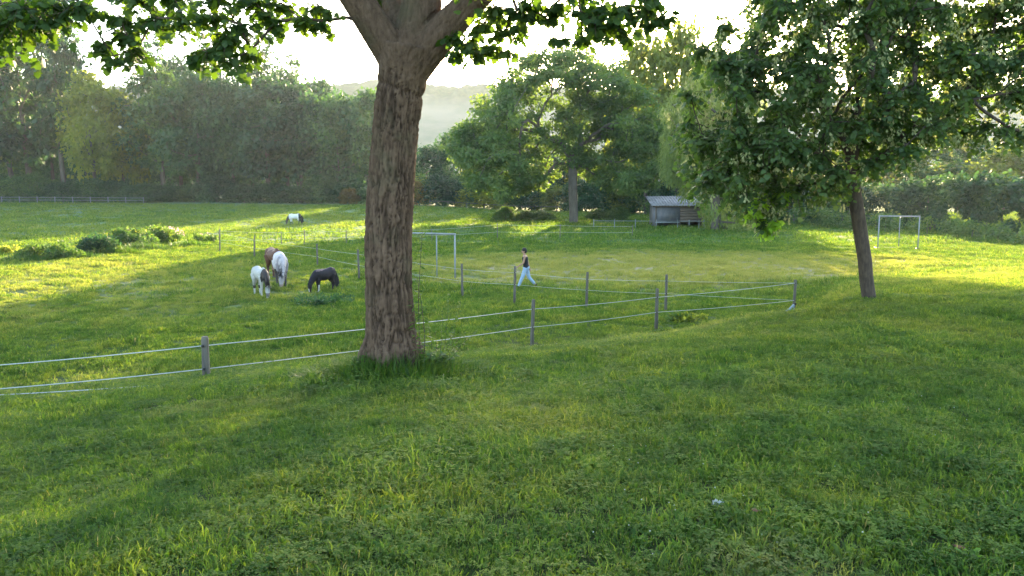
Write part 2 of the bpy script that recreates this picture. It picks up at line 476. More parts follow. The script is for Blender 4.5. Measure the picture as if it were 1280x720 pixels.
def build_ground():
    az = np.concatenate([np.linspace(-180, -48, 34)[:-1], np.linspace(-48, 48, 360), np.linspace(48, 180, 34)[1:]])
    az = R(1) * az
    rr = np.concatenate([[0.0], np.geomspace(0.6, 3, 12)[:-1], np.geomspace(3, 200, 330)[:-1], np.geomspace(200, 1150, 40)])
    A, Rr = np.meshgrid(az[:-1], rr)
    X, Y = Rr * np.sin(A), Rr * np.cos(A)
    Z = ground(X, Y)
    n = len(az) - 1
    V = np.stack([X, Y, Z], -1).reshape(-1, 3)
    i = np.arange(len(rr) - 1)[:, None] * n
    j = np.arange(n)[None]
    a = (i + j).ravel(); b = (i + (j + 1) % n).ravel()
    F = np.stack([a, a + n, b + n, b], 1)
    F = F[:, ::-1]
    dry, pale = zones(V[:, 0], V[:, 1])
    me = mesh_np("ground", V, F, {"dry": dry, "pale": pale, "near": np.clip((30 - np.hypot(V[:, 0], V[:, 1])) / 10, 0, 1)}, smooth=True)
    m, N, L = nmat("turf")
    geo = N.new("ShaderNodeNewGeometry")
    pos = geo.outputs["Position"]
    n1 = noise_n(N, L, .35, 4, .6, vec=pos)
    n2 = noise_n(N, L, 2.3, 5, .7, vec=pos)
    n3 = noise_n(N, L, 14, 4, .7, vec=pos)
    f = math_n(N, L, 'ADD', math_n(N, L, 'MULTIPLY', n1.outputs["Fac"], .35), math_n(N, L, 'MULTIPLY', n2.outputs["Fac"], .65))
    r = ramp(N, [(.33, (.036, .080, .018)), (.5, (.066, .128, .028)), (.66, (.12, .17, .04))])
    L.new(f, r.inputs[0])
    c = r.outputs[0]
    d = attr(N, "dry"); q = attr(N, "pale")
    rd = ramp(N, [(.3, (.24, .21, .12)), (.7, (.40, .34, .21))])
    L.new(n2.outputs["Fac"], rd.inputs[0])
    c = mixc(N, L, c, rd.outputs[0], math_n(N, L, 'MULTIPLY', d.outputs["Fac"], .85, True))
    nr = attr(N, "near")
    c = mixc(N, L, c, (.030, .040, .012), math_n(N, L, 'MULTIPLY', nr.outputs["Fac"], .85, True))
    fp = math_n(N, L, 'MULTIPLY', q.outputs["Fac"], math_n(N, L, 'MULTIPLY', math_n(N, L, 'SUBTRACT', n3.outputs["Fac"], .34, True), 3.4, True), True)
    c = mixc(N, L, c, (.30, .38, .30), fp)
    p = N.new("ShaderNodeBsdfPrincipled")
    L.new(c, p.inputs["Base Color"]); p.inputs["Roughness"].default_value = .9
    p.inputs["Specular IOR Level"].default_value = .1
    hb = math_n(N, L, 'ADD', math_n(N, L, 'MULTIPLY', n2.outputs["Fac"], 1.0), math_n(N, L, 'MULTIPLY', n3.outputs["Fac"], .4))
    b = N.new("ShaderNodeBump"); b.inputs["Strength"].default_value = .9; b.inputs["Distance"].default_value = .18
    L.new(hb, b.inputs["Height"]); L.new(b.outputs[0], p.inputs["Normal"])
    o = N.new("ShaderNodeOutputMaterial"); L.new(p.outputs[0], o.inputs[0])
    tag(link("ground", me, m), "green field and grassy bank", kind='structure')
build_ground()

# far hill ridge
def build_hill():
    us = np.linspace(-.95, .95, 820)
    ts = np.linspace(0, 1, 60)
    U, T = np.meshgrid(us, ts)
    D = 560 + 300 * T
    X = U * D; Y = D
    top = 106 + 12 * fbm(us * 3.1 + 4, 0 * us, o=3, seed=51) - 30 * np.clip(us - .05, 0, 1)
    prof = T ** 1.15
    Z = -1 + top[None] * prof
    wood = np.clip((T - .78) * 8, 0, 1) + np.clip(fbm(U * 9, T * 3, o=2, seed=57) - .22, 0, .2) * 4 * (T < .8)
    wood = np.clip(wood, 0, 1)
    Z = Z + wood * (4 + 6 * np.abs(fbm(X * .07, Y * .07, o=3, seed=53)) * 1.6)
    V = np.stack([X, Y, Z], -1).reshape(-1, 3)
    n = len(us)
    i = np.arange(len(ts) - 1)[:, None] * n; j = np.arange(n - 1)[None]
    a = (i + j).ravel()
    F = np.stack([a, a + 1, a + 1 + n, a + n], 1)
    # closing back slope
    back = V[-n:].copy(); back[:, 1] += 200; back[:, 2] = -1
    F2 = np.stack([len(V) - n + np.arange(n - 1), len(V) - n + np.arange(1, n), len(V) + np.arange(1, n), len(V) + np.arange(n - 1)], 1)
    V = np.vstack([V, back])
    me = mesh_np("hill", V, np.vstack([F, F2]), {"wood": np.concatenate([wood.ravel(), np.ones(n)])}, smooth=True)
    m, N, L = nmat("hill_meadow_and_wood")
    geo = N.new("ShaderNodeNewGeometry")
    n1 = noise_n(N, L, .02, 4, .6, vec=geo.outputs["Position"]); n2 = noise_n(N, L, .2, 4, .7, vec=geo.outputs["Position"])
    r1 = ramp(N, [(.4, (.17, .17, .10)), (.6, (.24, .21, .14))]); L.new(n1.outputs["Fac"], r1.inputs[0])
    r2 = ramp(N, [(.35, (.025, .05, .02)), (.65, (.06, .09, .03))]); L.new(n2.outputs["Fac"], r2.inputs[0])
    w = attr(N, "wood")
    c = mixc(N, L, r1.outputs[0], r2.outputs[0], w.outputs["Fac"])
    p = N.new("ShaderNodeBsdfPrincipled"); L.new(c, p.inputs["Base Color"]); p.inputs["Roughness"].default_value = 1
    p.inputs["Specular IOR Level"].default_value = 0
    o = N.new("ShaderNodeOutputMaterial"); L.new(p.outputs[0], o.inputs[0])
    tag(link("hill", me, m), "hazy wooded hill behind the trees", kind='structure')
build_hill()

# ------------------------------------------------------------------ trees
LEAF_LOBED = (  # maple leaf: outline fan with a raised midrib; x along the leaf, y across
    np.array([(0, 0, 0), (.10, .16, .02), (.02, .46, -.04), (.30, .34, .0), (.44, .62, -.08), (.56, .30, .0), (.72, .34, -.05),
              (1.0, 0, -.10), (.72, -.34, -.05), (.56, -.30, .0), (.44, -.62, -.08), (.30, -.34, .0), (.02, -.46, -.04), (.10, -.16, .02),
              (.42, 0, .06)]),
    np.array([(14, i, i + 1) for i in range(0, 13)] + [(14, 13, 0)]))
LEAF_STAR = (np.array([(0, 0, 0), (.15, .42, -.05), (.48, .50, -.06), (1, 0, -.12), (.48, -.50, -.06), (.15, -.42, -.05), (.38, 0, .05)]),
             np.array([(6, 0, 1), (6, 1, 2), (6, 2, 3), (6, 3, 4), (6, 4, 5), (6, 5, 0)]))
LEAF_QUAD = (np.array([(0, 0, 0), (.45, .36, -.05), (1, 0, -.12), (.5, -.34, -.03)]), np.array([(0, 1, 3), (1, 2, 3)]))
LEAF_LONG = (np.array([(0, 0, 0), (.45, .12, -.03), (1, 0, -.12), (.5, -.12, -.03)]), np.array([(0, 1, 3), (1, 2, 3)]))
LEAF_SEED = (np.array([(0, 0, 0), (.55, .28, 0), (1, .16, -.05), (.8, -.05, 0), (.55, -.28, 0), (1, -.22, -.05)]), np.array([(0, 1, 2), (0, 2, 3), (0, 3, 5), (0, 5, 4)]))

def unit(v): return v / (np.linalg.norm(v, axis=-1, keepdims=True) + 1e-9)

def scatter(tmpl, Pn, A, Nn, S, tone):
    Vt, Ft = tmpl
    A = unit(A); B = unit(np.cross(Nn, A)); C = np.cross(A, B)
    k = len(Vt)
    W = (Pn[:, None, :] + S[:, None, None] * (Vt[None, :, 0:1] * A[:, None] + Vt[None, :, 1:2] * B[:, None] + Vt[None, :, 2:3] * C[:, None])).reshape(-1, 3)
    F = (Ft[None] + (np.arange(len(Pn)) * k)[:, None, None]).reshape(-1, 3)
    return W, F, np.repeat(tone, k)

def leaves_at(centres, radii, per, size, rg, droop=.35, flat=.75, out=.35):
    """leaf positions in clumps: denser near the rim, so clumps read with light tops and open edges"""
    centres = np.asarray(centres, float); radii = np.asarray(radii, float)
    n = np.asarray(per)
    idx = np.repeat(np.arange(len(centres)), n)
    m = len(idx)
    d = unit(rg.normal(size=(m, 3)))
    rad = rg.random(m) ** .45
    off = d * rad[:, None] * radii[idx][:, None]
    off[:, 2] *= flat
    # break the ball with small twiglets
    tw = rg.normal(size=(m, 3)) * radii[idx][:, None] * .10
    Pn = centres[idx] + off + tw
    A = unit(d * .8 + rg.normal(size=(m, 3)) * .6 + np.array([0, 0, -droop]))
    Nn = unit(np.array([0, 0, 1.0]) + rg.normal(size=(m, 3)) * .5 + d * out)
    S = size * (.65 + .7 * rg.random(m))
    ct = rg.random(len(centres))
    tone = np.clip(.5 * rg.random(m) + .5 * ct[idx], 0, 1)
    return Pn, A, Nn, S, tone

class Skel:
    def __init__(s, pts, rg):
        s.p = [np.array(list(q), float) for q in pts]
        s.par = [-1] + list(range(len(pts) - 1))
        s.rg = rg
        s.n0 = len(pts)
        s.first_ok = 0
    def grow(s, t, step=.5, wob=.08, up=.25, back=.6):
        t = np.array(list(t), float)
        Pm = np.array(s.p)
        par = np.array(s.par)
        d = t - Pm
        L = np.linalg.norm(d, axis=1)
        dirs = Pm - Pm[np.maximum(par, 0)]
        dirs = unit(dirs)
        cosv = (dirs * d).sum(1) / (L + 1e-6)
        cost = L * (1 + back * (1 - cosv))
        cost[:s.first_ok] += 1e6
        k = int(np.argmin(cost))
        dist = L[k]
        n = max(1, int(dist / step))
        d0 = dirs[k] * .5 + unit(d[k]) * .5 + np.array([0, 0, up])
        c = s.p[k] + unit(d0) * dist * .45
        prev = k
        for i in range(1, n + 1):
            f = i / n
            q = (1 - f) ** 2 * s.p[k] + 2 * f * (1 - f) * c + f * f * t
            if i < n: q = q + s.rg.normal(size=3) * step * wob
            s.p.append(q); s.par.append(prev); prev = len(s.p) - 1
        return prev
    def radii(s, tip=.012, power=2.4, cap=None):
        r = np.zeros(len(s.p))
        ch = [[] for _ in s.p]
        for i, q in enumerate(s.par):
            if q >= 0: ch[q].append(i)
        for i in range(len(s.p) - 1, -1, -1):
            r[i] = tip if not ch[i] else (sum(r[c] ** power for c in ch[i])) ** (1 / power) + tip * .02
        s.r, s.ch = r, ch
        return r
    def geo(s, skip=0, nmax=9, rmin=0):
        """continuous tubes following the thickest child"""
        Vs, Qs = [], []
        base = 0
        starts = [(0, None)]
        while starts:
            i, pr = starts.pop()
            chain = [] if pr is None else [pr]
            while True:
                chain.append(i)
                c = [k for k in s.ch[i]]
                if not c: break
                m = max(c, key=lambda k: s.r[k])
                for k in c:
                    if k != m: starts.append((k, i))
                i = m
            pts = np.array([s.p[k] for k in chain])
            rr = np.array([s.r[k] for k in chain])
            if pr is not None: rr[0] = min(rr[0], rr[1] * 1.25)
            if skip and all(k < skip for k in chain[:2]):
                z = [q for q, k in enumerate(chain) if k >= skip - 1]
                if len(z) < 2: continue
                pts, rr = pts[z], rr[z]
            if rr.max() < rmin or len(pts) < 2: continue
            n = int(np.clip(3 + rr.max() * 40, 3, nmax))
            V, Q, T = tube_geo(pts, rr, n, False)
            Vs.append(V); Qs.append(np.array(Q) + base); base += len(V)
        return np.concatenate(Vs), np.concatenate(Qs)

def tree_parts(root, sk, origin, leafdata, tmpl, mat_leaf, mat_bark, tip=.012, scale_r=None, skip=0, nmax=9, power=2.4, crown_kind=None):
    sk.radii(tip, power)
    if scale_r is not None:
        f = scale_r / sk.r[0]
        dep = np.clip(sk.r / sk.r[0], 0, 1)
        sk.r = sk.r * (1 + (f - 1) * np.clip(dep * 1.3, 0, 1) ** .5)
    V, Q = sk.geo(skip=skip, nmax=nmax)
    o = np.array(list(origin))
    me = mesh_np("trunk", V - o, Q, smooth=True)
    t = link("trunk" if not skip else "branches", me, mat_bark, root)
    Pn, A, Nn, S, tone = leafdata
    W, F, tn = scatter(tmpl, Pn - o, A, Nn, S, tone)
    cr = link("crown", mesh_np("crown", W, F, {"tone": tn}), mat_leaf, root)
    if crown_kind: cr['kind'] = crown_kind
    return t, cr

# ---- generic tree for the woods: local coordinates, base at origin
def proto_tree(h, w, rg, style, size, n_cl, per, tr):
    """returns trunk mesh, crown mesh"""
    pts = [(0, 0, -.3)]
    lean = rg.normal(size=2) * .02 * h
    zt = h * (.55 if style == 'round' else .8)
    for i in range(1, 9):
        f = i / 8
        pts.append((lean[0] * f + rg.normal() * .06, lean[1] * f + rg.normal() * .06, zt * f))
    sk = Skel(pts, rg)
    sk.first_ok = 2 if style == 'bush' else 3
    C, Rr = [], []
    for i in range(n_cl):
        for _ in range(30):
            f = rg.random()
            if style == 'round':
                z = h * (.24 + .74 * f); prof = math.sin(math.pi * min(1, (.18 + .8 * f))) ** .7
            elif style == 'tall':
                z = h * (.18 + .8 * f); prof = (1 - f) ** .45 * min(1, .45 + f * 2)
            elif style == 'wispy':
                z = h * (.35 + .63 * f); prof = (1 - f) ** .5 * (.5 + .5 * rg.random())
            else:
                z = h * (.10 + .85 * f); prof = (1 - f ** 2.2) ** .5
            a = rg.random() * 2 * math.pi
            rr = w * .5 * prof * (rg.random() ** .4)
            c = np.array([rr * math.cos(a), rr * math.sin(a), z])
            rc = (.11 + .09 * rg.random()) * w * (1.0 if style != 'wispy' else .7)
            if all(np.linalg.norm((c - q) * (1, 1, 1.3)) > .62 * rc for q in C): break
        C.append(c); Rr.append(rc)
    order = np.argsort([np.linalg.norm(c - np.array([0, 0, h * .3])) for c in C])
    for k in order: sk.grow(C[k], step=h * .05, wob=.12)
    sk.radii(tr * .07, 2.2)
    f = tr / sk.r[0]; sk.r = sk.r * (1 + (f - 1) * np.clip(sk.r / sk.r[0], 0, 1) ** .5)
    V, Q = sk.geo(nmax=7)
    tm = mesh_np("trunk", V, Q, smooth=True)
    Pn, A, Nn, S, tone = leaves_at(C, Rr, [per] * n_cl, size, rg, flat=.7, out=1.1)
    W, F, tn = scatter(LEAF_QUAD, Pn, A, Nn, S, tone)
    cm = mesh_np("crown", W, F, {"tone": tn})
    return tm, cm

PROTO = {}
def protos():
    g = np.random.default_rng(11)
    spec = {
        'round_a': (20, 14, 'round', .72, 52, 120, .34), 'round_b': (18, 15, 'round', .72, 54, 115, .30),
        'round_c': (22, 13, 'round', .72, 50, 120, .34),
        'tall_a': (28, 9, 'tall', .66, 56, 110, .34), 'tall_b': (26, 10, 'tall', .66, 56, 110, .34),
        'wispy': (27, 10, 'wispy', .50, 50, 46, .26),
        'bush_a': (5, 7, 'bush', .34, 60, 90, .12), 'bush_b': (5.5, 6, 'bush', .34, 60, 90, .12),
    }
    for k, (h, w, st, sz, nc, per, tr) in spec.items():
        PROTO[k] = (h, w) + proto_tree(h, w, g, st, sz, nc, per, tr)
protos()
MATCOPY = {}
def place_tree(kind, x, y, H, W, label, cat='tree', group=None, mat=None, name='tree'):
    h, w, tm, cm = PROTO[kind]
    mat = mat or M_LEAF_FOR
    key = (kind, mat.name)
    if key not in MATCOPY:
        c2 = cm.copy(); c2.materials.clear(); c2.materials.append(mat)
        if len(tm.materials) == 0: tm.materials.append(M_BARKF)
        MATCOPY[key] = c2
    z = float(ground_s(np.array([x]), np.array([y]))[0])
    r = empty(name, (x, y, z), float(rng.random() * 6.28), label, cat, group)
    r.scale = (W / w, W / w, H / h * (1.13 if kind[0] == 't' else 1.04))
    link("trunk", tm, None, r); link("crown", MATCOPY[key], None, r)
    return r

def zx(px, D): return (px - 640) / 1000.0 * D
def htop(px, py, D):
    r = ray(px, py); zt = EYE[2] + r[2] * D / r[1]
    return zt - float(ground_s(np.array([zx(px, D)]), np.array([D]))[0])

ORD = ['first', 'second', 'third', 'fourth', 'fifth', 'sixth', 'seventh', 'eighth', 'ninth', 'tenth', 'eleventh', 'twelfth', 'thirteenth', 'fourteenth', 'fifteenth', 'sixteenth', 'seventeenth', 'eighteenth']
# front row of the left wood: px, top py, depth, kind, width m, material, label
ROW1 = [
    (-60, 0, 150, 'tall_a', 15, M_LEAF_FOR, 'tall dark tree at the very left end of the wood'),
    (-5, 2, 148, 'tall_b', 15, M_LEAF_FOR, 'tall blue-green tree at the left edge of the photo'),
    (42, 4, 152, 'tall_a', 13, M_LEAF_FOR, 'tallest dark tree of the wood, above the far white rail fence'),
    (84, 12, 150, 'tall_b', 12, M_LEAF_FOR, 'dark tall tree left of the yellow sunlit tree'),
    (124, 98, 147, 'round_a', 12, M_LEAF_YEL, 'yellow green sunlit tree at the left wood, behind the weeds'),
    (160, 118, 152, 'round_b', 11, M_LEAF_YEL, 'pale green tree right of the yellow one, below the gap in the wood'),
    (208, 92, 150, 'round_c', 14, M_LEAF_FOR, 'dark round tree just right of the gap in the wood'),
    (250, 98, 147, 'round_a', 14, M_LEAF_FOR, 'broad dark green tree behind the end of the weed patch'),
    (296, 106, 150, 'round_b', 13, M_LEAF_FOR, 'bushy green tree of the wood above the fence corner'),
    (338, 104, 148, 'round_c', 14, M_LEAF_FOR, 'dense green tree behind the grazing ponies'),
    (380, 112, 150, 'round_a', 13, M_LEAF_FOR, 'green tree straight behind the distant white horse'),
    (424, 124, 147, 'round_b', 12, M_LEAF_FOR, 'green tree above the rust coloured bush'),
    (462, 120, 152, 'round_c', 12, M_LEAF_FOR, 'dark tree cut by the left edge of the big trunk'),
]
for px, top, D, k, W, m, lab in ROW1:
    place_tree(k, zx(px, D), D, htop(px, top, D), W, lab, group='trees of the left wood', mat=m)
BACK = [(20, 60, 166, 'tall_b'), (72, 78, 168, 'round_a'), (178, 168, 166, 'round_b'), (230, 82, 166, 'round_c'), (275, 98, 164, 'round_b'),
        (320, 92, 168, 'round_a'), (362, 98, 166, 'round_c'), (405, 106, 168, 'round_a'), (445, 128, 166, 'round_b'), (480, 132, 166, 'round_a')]
for px, top, D, k in BACK:
    place_tree(k, zx(px, D), D, htop(px, top, D), 14, 'dark green tree deeper in the left wood, half hidden by its front row', group='trees deeper in the left wood')
for px, top, D, k, W, lab in ((205, 40, 172, 'wispy', 12, 'thin airy tree rising over the wood under the hanging leaves'),
                              (272, 28, 174, 'wispy', 13, 'tall thin tree with gaps, second of the airy trees over the wood'),
                              (338, 32, 170, 'wispy', 13, 'tall sparse tree over the wood left of the bright sky'),
                              (375, 66, 172, 'wispy', 9, 'small sparse treetop at the right end of the airy trees')):
    place_tree(k, zx(px, D), D, htop(px, top, D), W, lab, group='airy trees over the wood')
for i, px in enumerate(list(range(-80, 520, 32))):
    D = 143 + 5 * rng.random()
    place_tree('bush_a' if i % 2 else 'bush_b', zx(px + 8 * rng.random(), D), D, 2.6 + 2.4 * rng.random(), 7 + 3 * rng.random(),
               ORD[i] + ' from left of the dark shrubs along the foot of the left wood' if i < 18 else 'last dark shrub at the right end of the row along the left wood', 'shrub', 'shrubs along the left wood', M_LEAF_FOR, 'shrub')
for i, px in enumerate(range(-90, 500, 34)):
    place_tree('round_a' if i % 2 else 'round_c', zx(px, 182), 182, 13, 13, 'dark thicket tree at the very back of the left wood, seen between trunks', 'tree', 'thicket at the back of the left wood', M_LEAF_FOR, 'tree')
place_tree('bush_a', zx(438, 141), 141, 2.6, 3.6, 'rust orange sunlit bush at the wood edge left of the big trunk', 'shrub', None, M_LEAF_RUST, 'shrub')
place_tree('bush_b', zx(522, 141), 141, 4.0, 4.0, 'rust orange bush just right of the big trunk', 'shrub', None, M_LEAF_RUST, 'shrub')
# centre, behind the oak
CEN = [
    (536, 186, 148, 'round_a', 9, M_LEAF_FOR, 'small green tree just right of the big trunk, at the far field edge'),
    (566, 170, 150, 'round_b', 9, M_LEAF_FOR, 'loose green tree left of the oak'),
    (604, 192, 152, 'round_c', 10, M_LEAF_YEL, 'yellow green tree behind the left side of the oak'),
    (640, 188, 150, 'round_a', 10, M_LEAF_YEL, 'yellow tinged tree showing under the oak crown left of its trunk'),
    (684, 196, 150, 'round_b', 10, M_LEAF_FOR, 'low green tree directly behind the oak trunk'),
    (726, 190, 150, 'round_a', 11, M_LEAF_YEL, 'low yellow green tree behind the right side of the oak'),
    (770, 182, 146, 'round_c', 11, M_LEAF_YEL, 'sunlit yellow green tree behind and left of the shed'),
    (812, 186, 140, 'round_b', 11, M_LEAF_YEL, 'sunlit yellow green tree behind the shed'),
    (856, 176, 140, 'round_a', 12, M_LEAF_FOR, 'green tree behind the willow'),
    (905, 172, 136, 'round_b', 12, M_LEAF_FOR, 'green tree right of the willow, mostly hidden'),
    (806, 52, 126, 'round_b', 13, M_LEAF_YEL, 'golden tree left below the low sun'),  # crown raised and widened against the sun to shade the near lawn
    (844, 40, 124, 'round_a', 13, M_LEAF_YEL, 'tallest golden tree, raised below the sun to shade the lawn'),  # put in on the sun line, tall and dense, to shade the near lawn
    (878, 92, 130, 'round_c', 12, M_LEAF_YEL, 'tall golden tree right of the sun, behind the willow'),
    (1000, 196, 120, 'round_c', 12, M_LEAF_YEL, 'pale tree seen through the gap left of the leaning trunk'),
    (1060, 190, 118, 'round_a', 12, M_LEAF_YEL, 'pale green tree behind the leaning trunk over the hedge'),
    (1112, 176, 114, 'round_b', 11, M_LEAF_YEL, 'yellow green tree over the hedge above the right goal'),
    (1158, 186, 110, 'round_c', 10, M_LEAF_FOR, 'dark tree over the hedge right of the goal'),
    (1200, 168, 120, 'round_a', 11, M_LEAF_FOR, 'dark bluish tree over the hedge, second from the right edge'),
    (1250, 188, 104, 'round_b', 10, M_LEAF_YEL, 'pale sunlit tree over the hedge at the right edge'),
    (1305, 170, 110, 'round_c', 12, M_LEAF_FOR, 'dark tree cut by the right edge of the photo'),
]
for px, top, D, k, W, m, lab in CEN:
    place_tree(k, zx(px, D), D, htop(px, top, D), W, lab, group='trees along the far side of the field', mat=m)
for i, px in enumerate(range(515, 1000, 30)):
    D = 141 - max(0, px - 700) * .12 + 3 * rng.random()
    place_tree('bush_b' if i % 2 else 'bush_a', zx(px, D), D, 4.2 + 1.8 * rng.random(), 7.5 + 2 * rng.random(),
               ORD[i] + ' from left of the green shrubs along the far edge behind the oak', 'shrub', 'shrubs behind the oak', M_LEAF_FOR if i % 3 else M_LEAF_YEL, 'shrub')
for i, (px, wh) in enumerate(((632, 'leftmost low bush'), (655, 'second low bush from the left'), (678, 'low bush just left of the trunk'), (748, 'low bush just right of the trunk'), (772, 'rightmost low bush'))):
    D = 103 + 4 * rng.random()
    place_tree('bush_b', zx(px, D), D, 1.1 + .9 * rng.random(), 3.2, wh + ' in the grass under the oak', 'shrub', 'low bushes under the oak', M_WEED, 'shrub')

# hedge on the right: one continuous bank of foliage
def hedge(name, label, pts, hts, wid, size, dens, mat, rg, cat='hedge'):
    o = np.array([pts[0][0], pts[0][1], 0.0])
    C, Rr = [], []
    seg = 0
    for (a, b, h0, h1) in zip(pts[:-1], pts[1:], hts[:-1], hts[1:]):
        a, b = np.array(a, float), np.array(b, float)
        L = np.linalg.norm(b - a)
        n = int(L * dens)
        for i in range(n):
            f = rg.random()
            c = a + (b - a) * f
            h = (h0 + (h1 - h0) * f) * (1 + .16 * float(fbm(c[0] * .25, c[1] * .25, o=2, seed=71)))
            nn = np.array([-(b - a)[1], (b - a)[0]]) / L
            t = rg.random() ** .6
            zz = h * t
            ww = wid * (1 - .55 * t ** 2)
            s = (rg.random() * 2 - 1)
            c = c + nn * s * ww
            C.append((c[0], c[1], zz + float(ground_s(c[0:1], c[1:2])[0]))); Rr.append(.5 + .45 * rg.random())
    Pn, A, Nn, S, tone = leaves_at(C, Rr, [60] * len(C), size, rg, flat=.8)
    W, F, tn = scatter(LEAF_QUAD, Pn - o, A, Nn, S, tone)
    r = empty(name, o, 0, label, cat)
    link("foliage", mesh_np("foliage", W, F, {"tone": tn}), mat, r)
    mb = MB()
    for k in range(0, len(C), 9):
        c = np.array(C[k]) - o
        g = float(ground_s(np.array([C[k][0]]), np.array([C[k][1]]))[0])
        mb.tube([(c[0] + rg.normal() * .3, c[1] + rg.normal() * .3, g - .1), (c[0], c[1], c[2])], [.05, .015], 4, False)
    tag(mb.build("stems", M_BARKF, r), kind='stuff')
hg = np.random.default_rng(5)
hedge("hedge", "long dark green hedge behind the right goal", [(zx(950, 104), 104), (zx(1060, 96), 96), (zx(1150, 84), 84), (zx(1230, 74), 74), (zx(1330, 64), 64), (zx(1500, 56), 56)],
      [4.2, 4.6, 5.0, 5.0, 4.6, 4.4], 2.2, .42, 8.5, M_LEAF_HEDGE, hg)
hedge("bramble_bank", "low grey green bramble bank at the foot of the hedge", [(zx(955, 98), 98), (zx(1060, 86), 86), (zx(1150, 76), 76), (zx(1230, 67), 67), (zx(1330, 58), 58)],
      [1.7, 1.6, 1.3, 1.1, .9], 1.3, .26, 3.0, M_WEED, hg, cat='brambles')

# ---- the oak
def oak():
    g = np.random.default_rng(21)
    base = at_px(717, 279)
    D = base.y
    k = D / 100.0
    pts = [base + Vector((0, 0, -.3)), base + Vector((0, 0, 1.2)), base + Vector((-.1, 0, 3.0)), P(716, 235, D), P(716, 215, D), P(713, 195, D)]
    sk = Skel(pts, g)
    sk.first_ok = 4
    limbs = [(685, 172, 0, 1), (660, 150, -2, 2), (625, 165, 2, 3), (745, 175, 1, 2), (770, 150, -2, 3), (715, 150, 2, 2), (735, 115, 0, 1), (700, 110, -3, 2), (790, 165, 2, 2), (650, 195, -3, 2)]
    for (px, py, dd, _) in limbs: sk.grow(P(px, py, D + dd * k * 1.5), step=1.0, wob=.10, up=.3)
    C, Rr = [], []
    def tryadd(px, py, dd, r):
        c = np.array(P(px, py, D + dd))
        if all(np.linalg.norm((c - q) * (1, 1, 1.4)) > .42 * r for q in C):
            C.append(c); Rr.append(r)
    top = lambda px: np.interp(px, [565, 590, 615, 640, 680, 730, 770, 800, 830], [165, 134, 102, 74, 54, 50, 70, 98, 135])
    bot = lambda px: np.interp(px, [565, 590, 640, 690, 717, 760, 800, 830], [182, 232, 250, 226, 205, 236, 250, 215])
    for i in range(9000):
        px = g.uniform(566, 832) if i % 3 else g.uniform(600, 800)
        t, b = top(px), bot(px)
        f = g.random() ** .8
        py = t + 8 + (b - t - 10) * f
        half = 12.5 * math.sqrt(max(.05, 1 - ((px - 700) / 140) ** 2)) * (.55 + .45 * f)
        dd = g.uniform(-half, half)
        if dd < -2.5 and abs(px - 715) < 62 and py > 105: continue
        tryadd(px, py, dd, g.uniform(1.0, 1.6))
        if len(C) > 520: break
    order = np.argsort([np.linalg.norm(c - np.array(P(714, 195, D))) for c in C])
    for q in order: sk.grow(C[q], step=1.0, wob=.12, up=.1, back=.5)
    ld = leaves_at(C, Rr, [150] * len(C), .40, g, flat=.5, out=.8)
    r = empty("oak_tree", base, 0, "large spreading oak standing alone in the field left of the shed", "tree")
    tree_parts(r, sk, base, ld, LEAF_QUAD, M_LEAF_OAK, M_BARKF, tip=.035, scale_r=.56, nmax=10, power=2.2)
oak()

# ---- willow left of the near right tree
def willow():
    g = np.random.default_rng(31)
    base = at_px(893, 288)
    D = base.y
    sk = Skel([base + Vector((0, 0, -.3)), base + Vector((.1, 0, 1.5)), base + Vector((-.1, 0, 3.2)), P(895, 210, D)], g)
    sk.first_ok = 2
    C, Rr = [], []
    top = lambda px: np.interp(px, [828, 845, 870, 900, 945], [150, 110, 84, 66, 60])
    for i in range(700):
        px = g.uniform(832, 945)
        b = np.interp(px, [832, 850, 872, 890, 930, 985], [205, 228, 244, 280, 284, 270])
        t = top(px)
        py = t + 6 + (b - t) * g.random()
        half = 6.0 * math.sqrt(max(.1, 1 - ((px - 888) / 66) ** 2))
        c = np.array(P(px, py, D + g.uniform(-half, half)))
        r = g.uniform(.7, 1.2)
        if all(np.linalg.norm(c - q) > .55 * r for q in C): C.append(c); Rr.append(r)
        if len(C) > 200: break
    for q in np.argsort([np.linalg.norm(c - np.array(base)) for c in C]): sk.grow(C[q], step=1.0, wob=.1, up=.6)
    Pn, A, Nn, S, tone = leaves_at(C, Rr, [190] * len(C), .42, g, droop=1.6, flat=1.25)
    r = empty("willow_tree", base, 0, "pale weeping tree right of the shed, behind the near right tree", "tree")
    tree_parts(r, sk, base, (Pn, A, Nn, S, tone), LEAF_LONG, M_LEAF_WIL, M_BARKF, tip=.03, scale_r=.4, nmax=8)
willow()

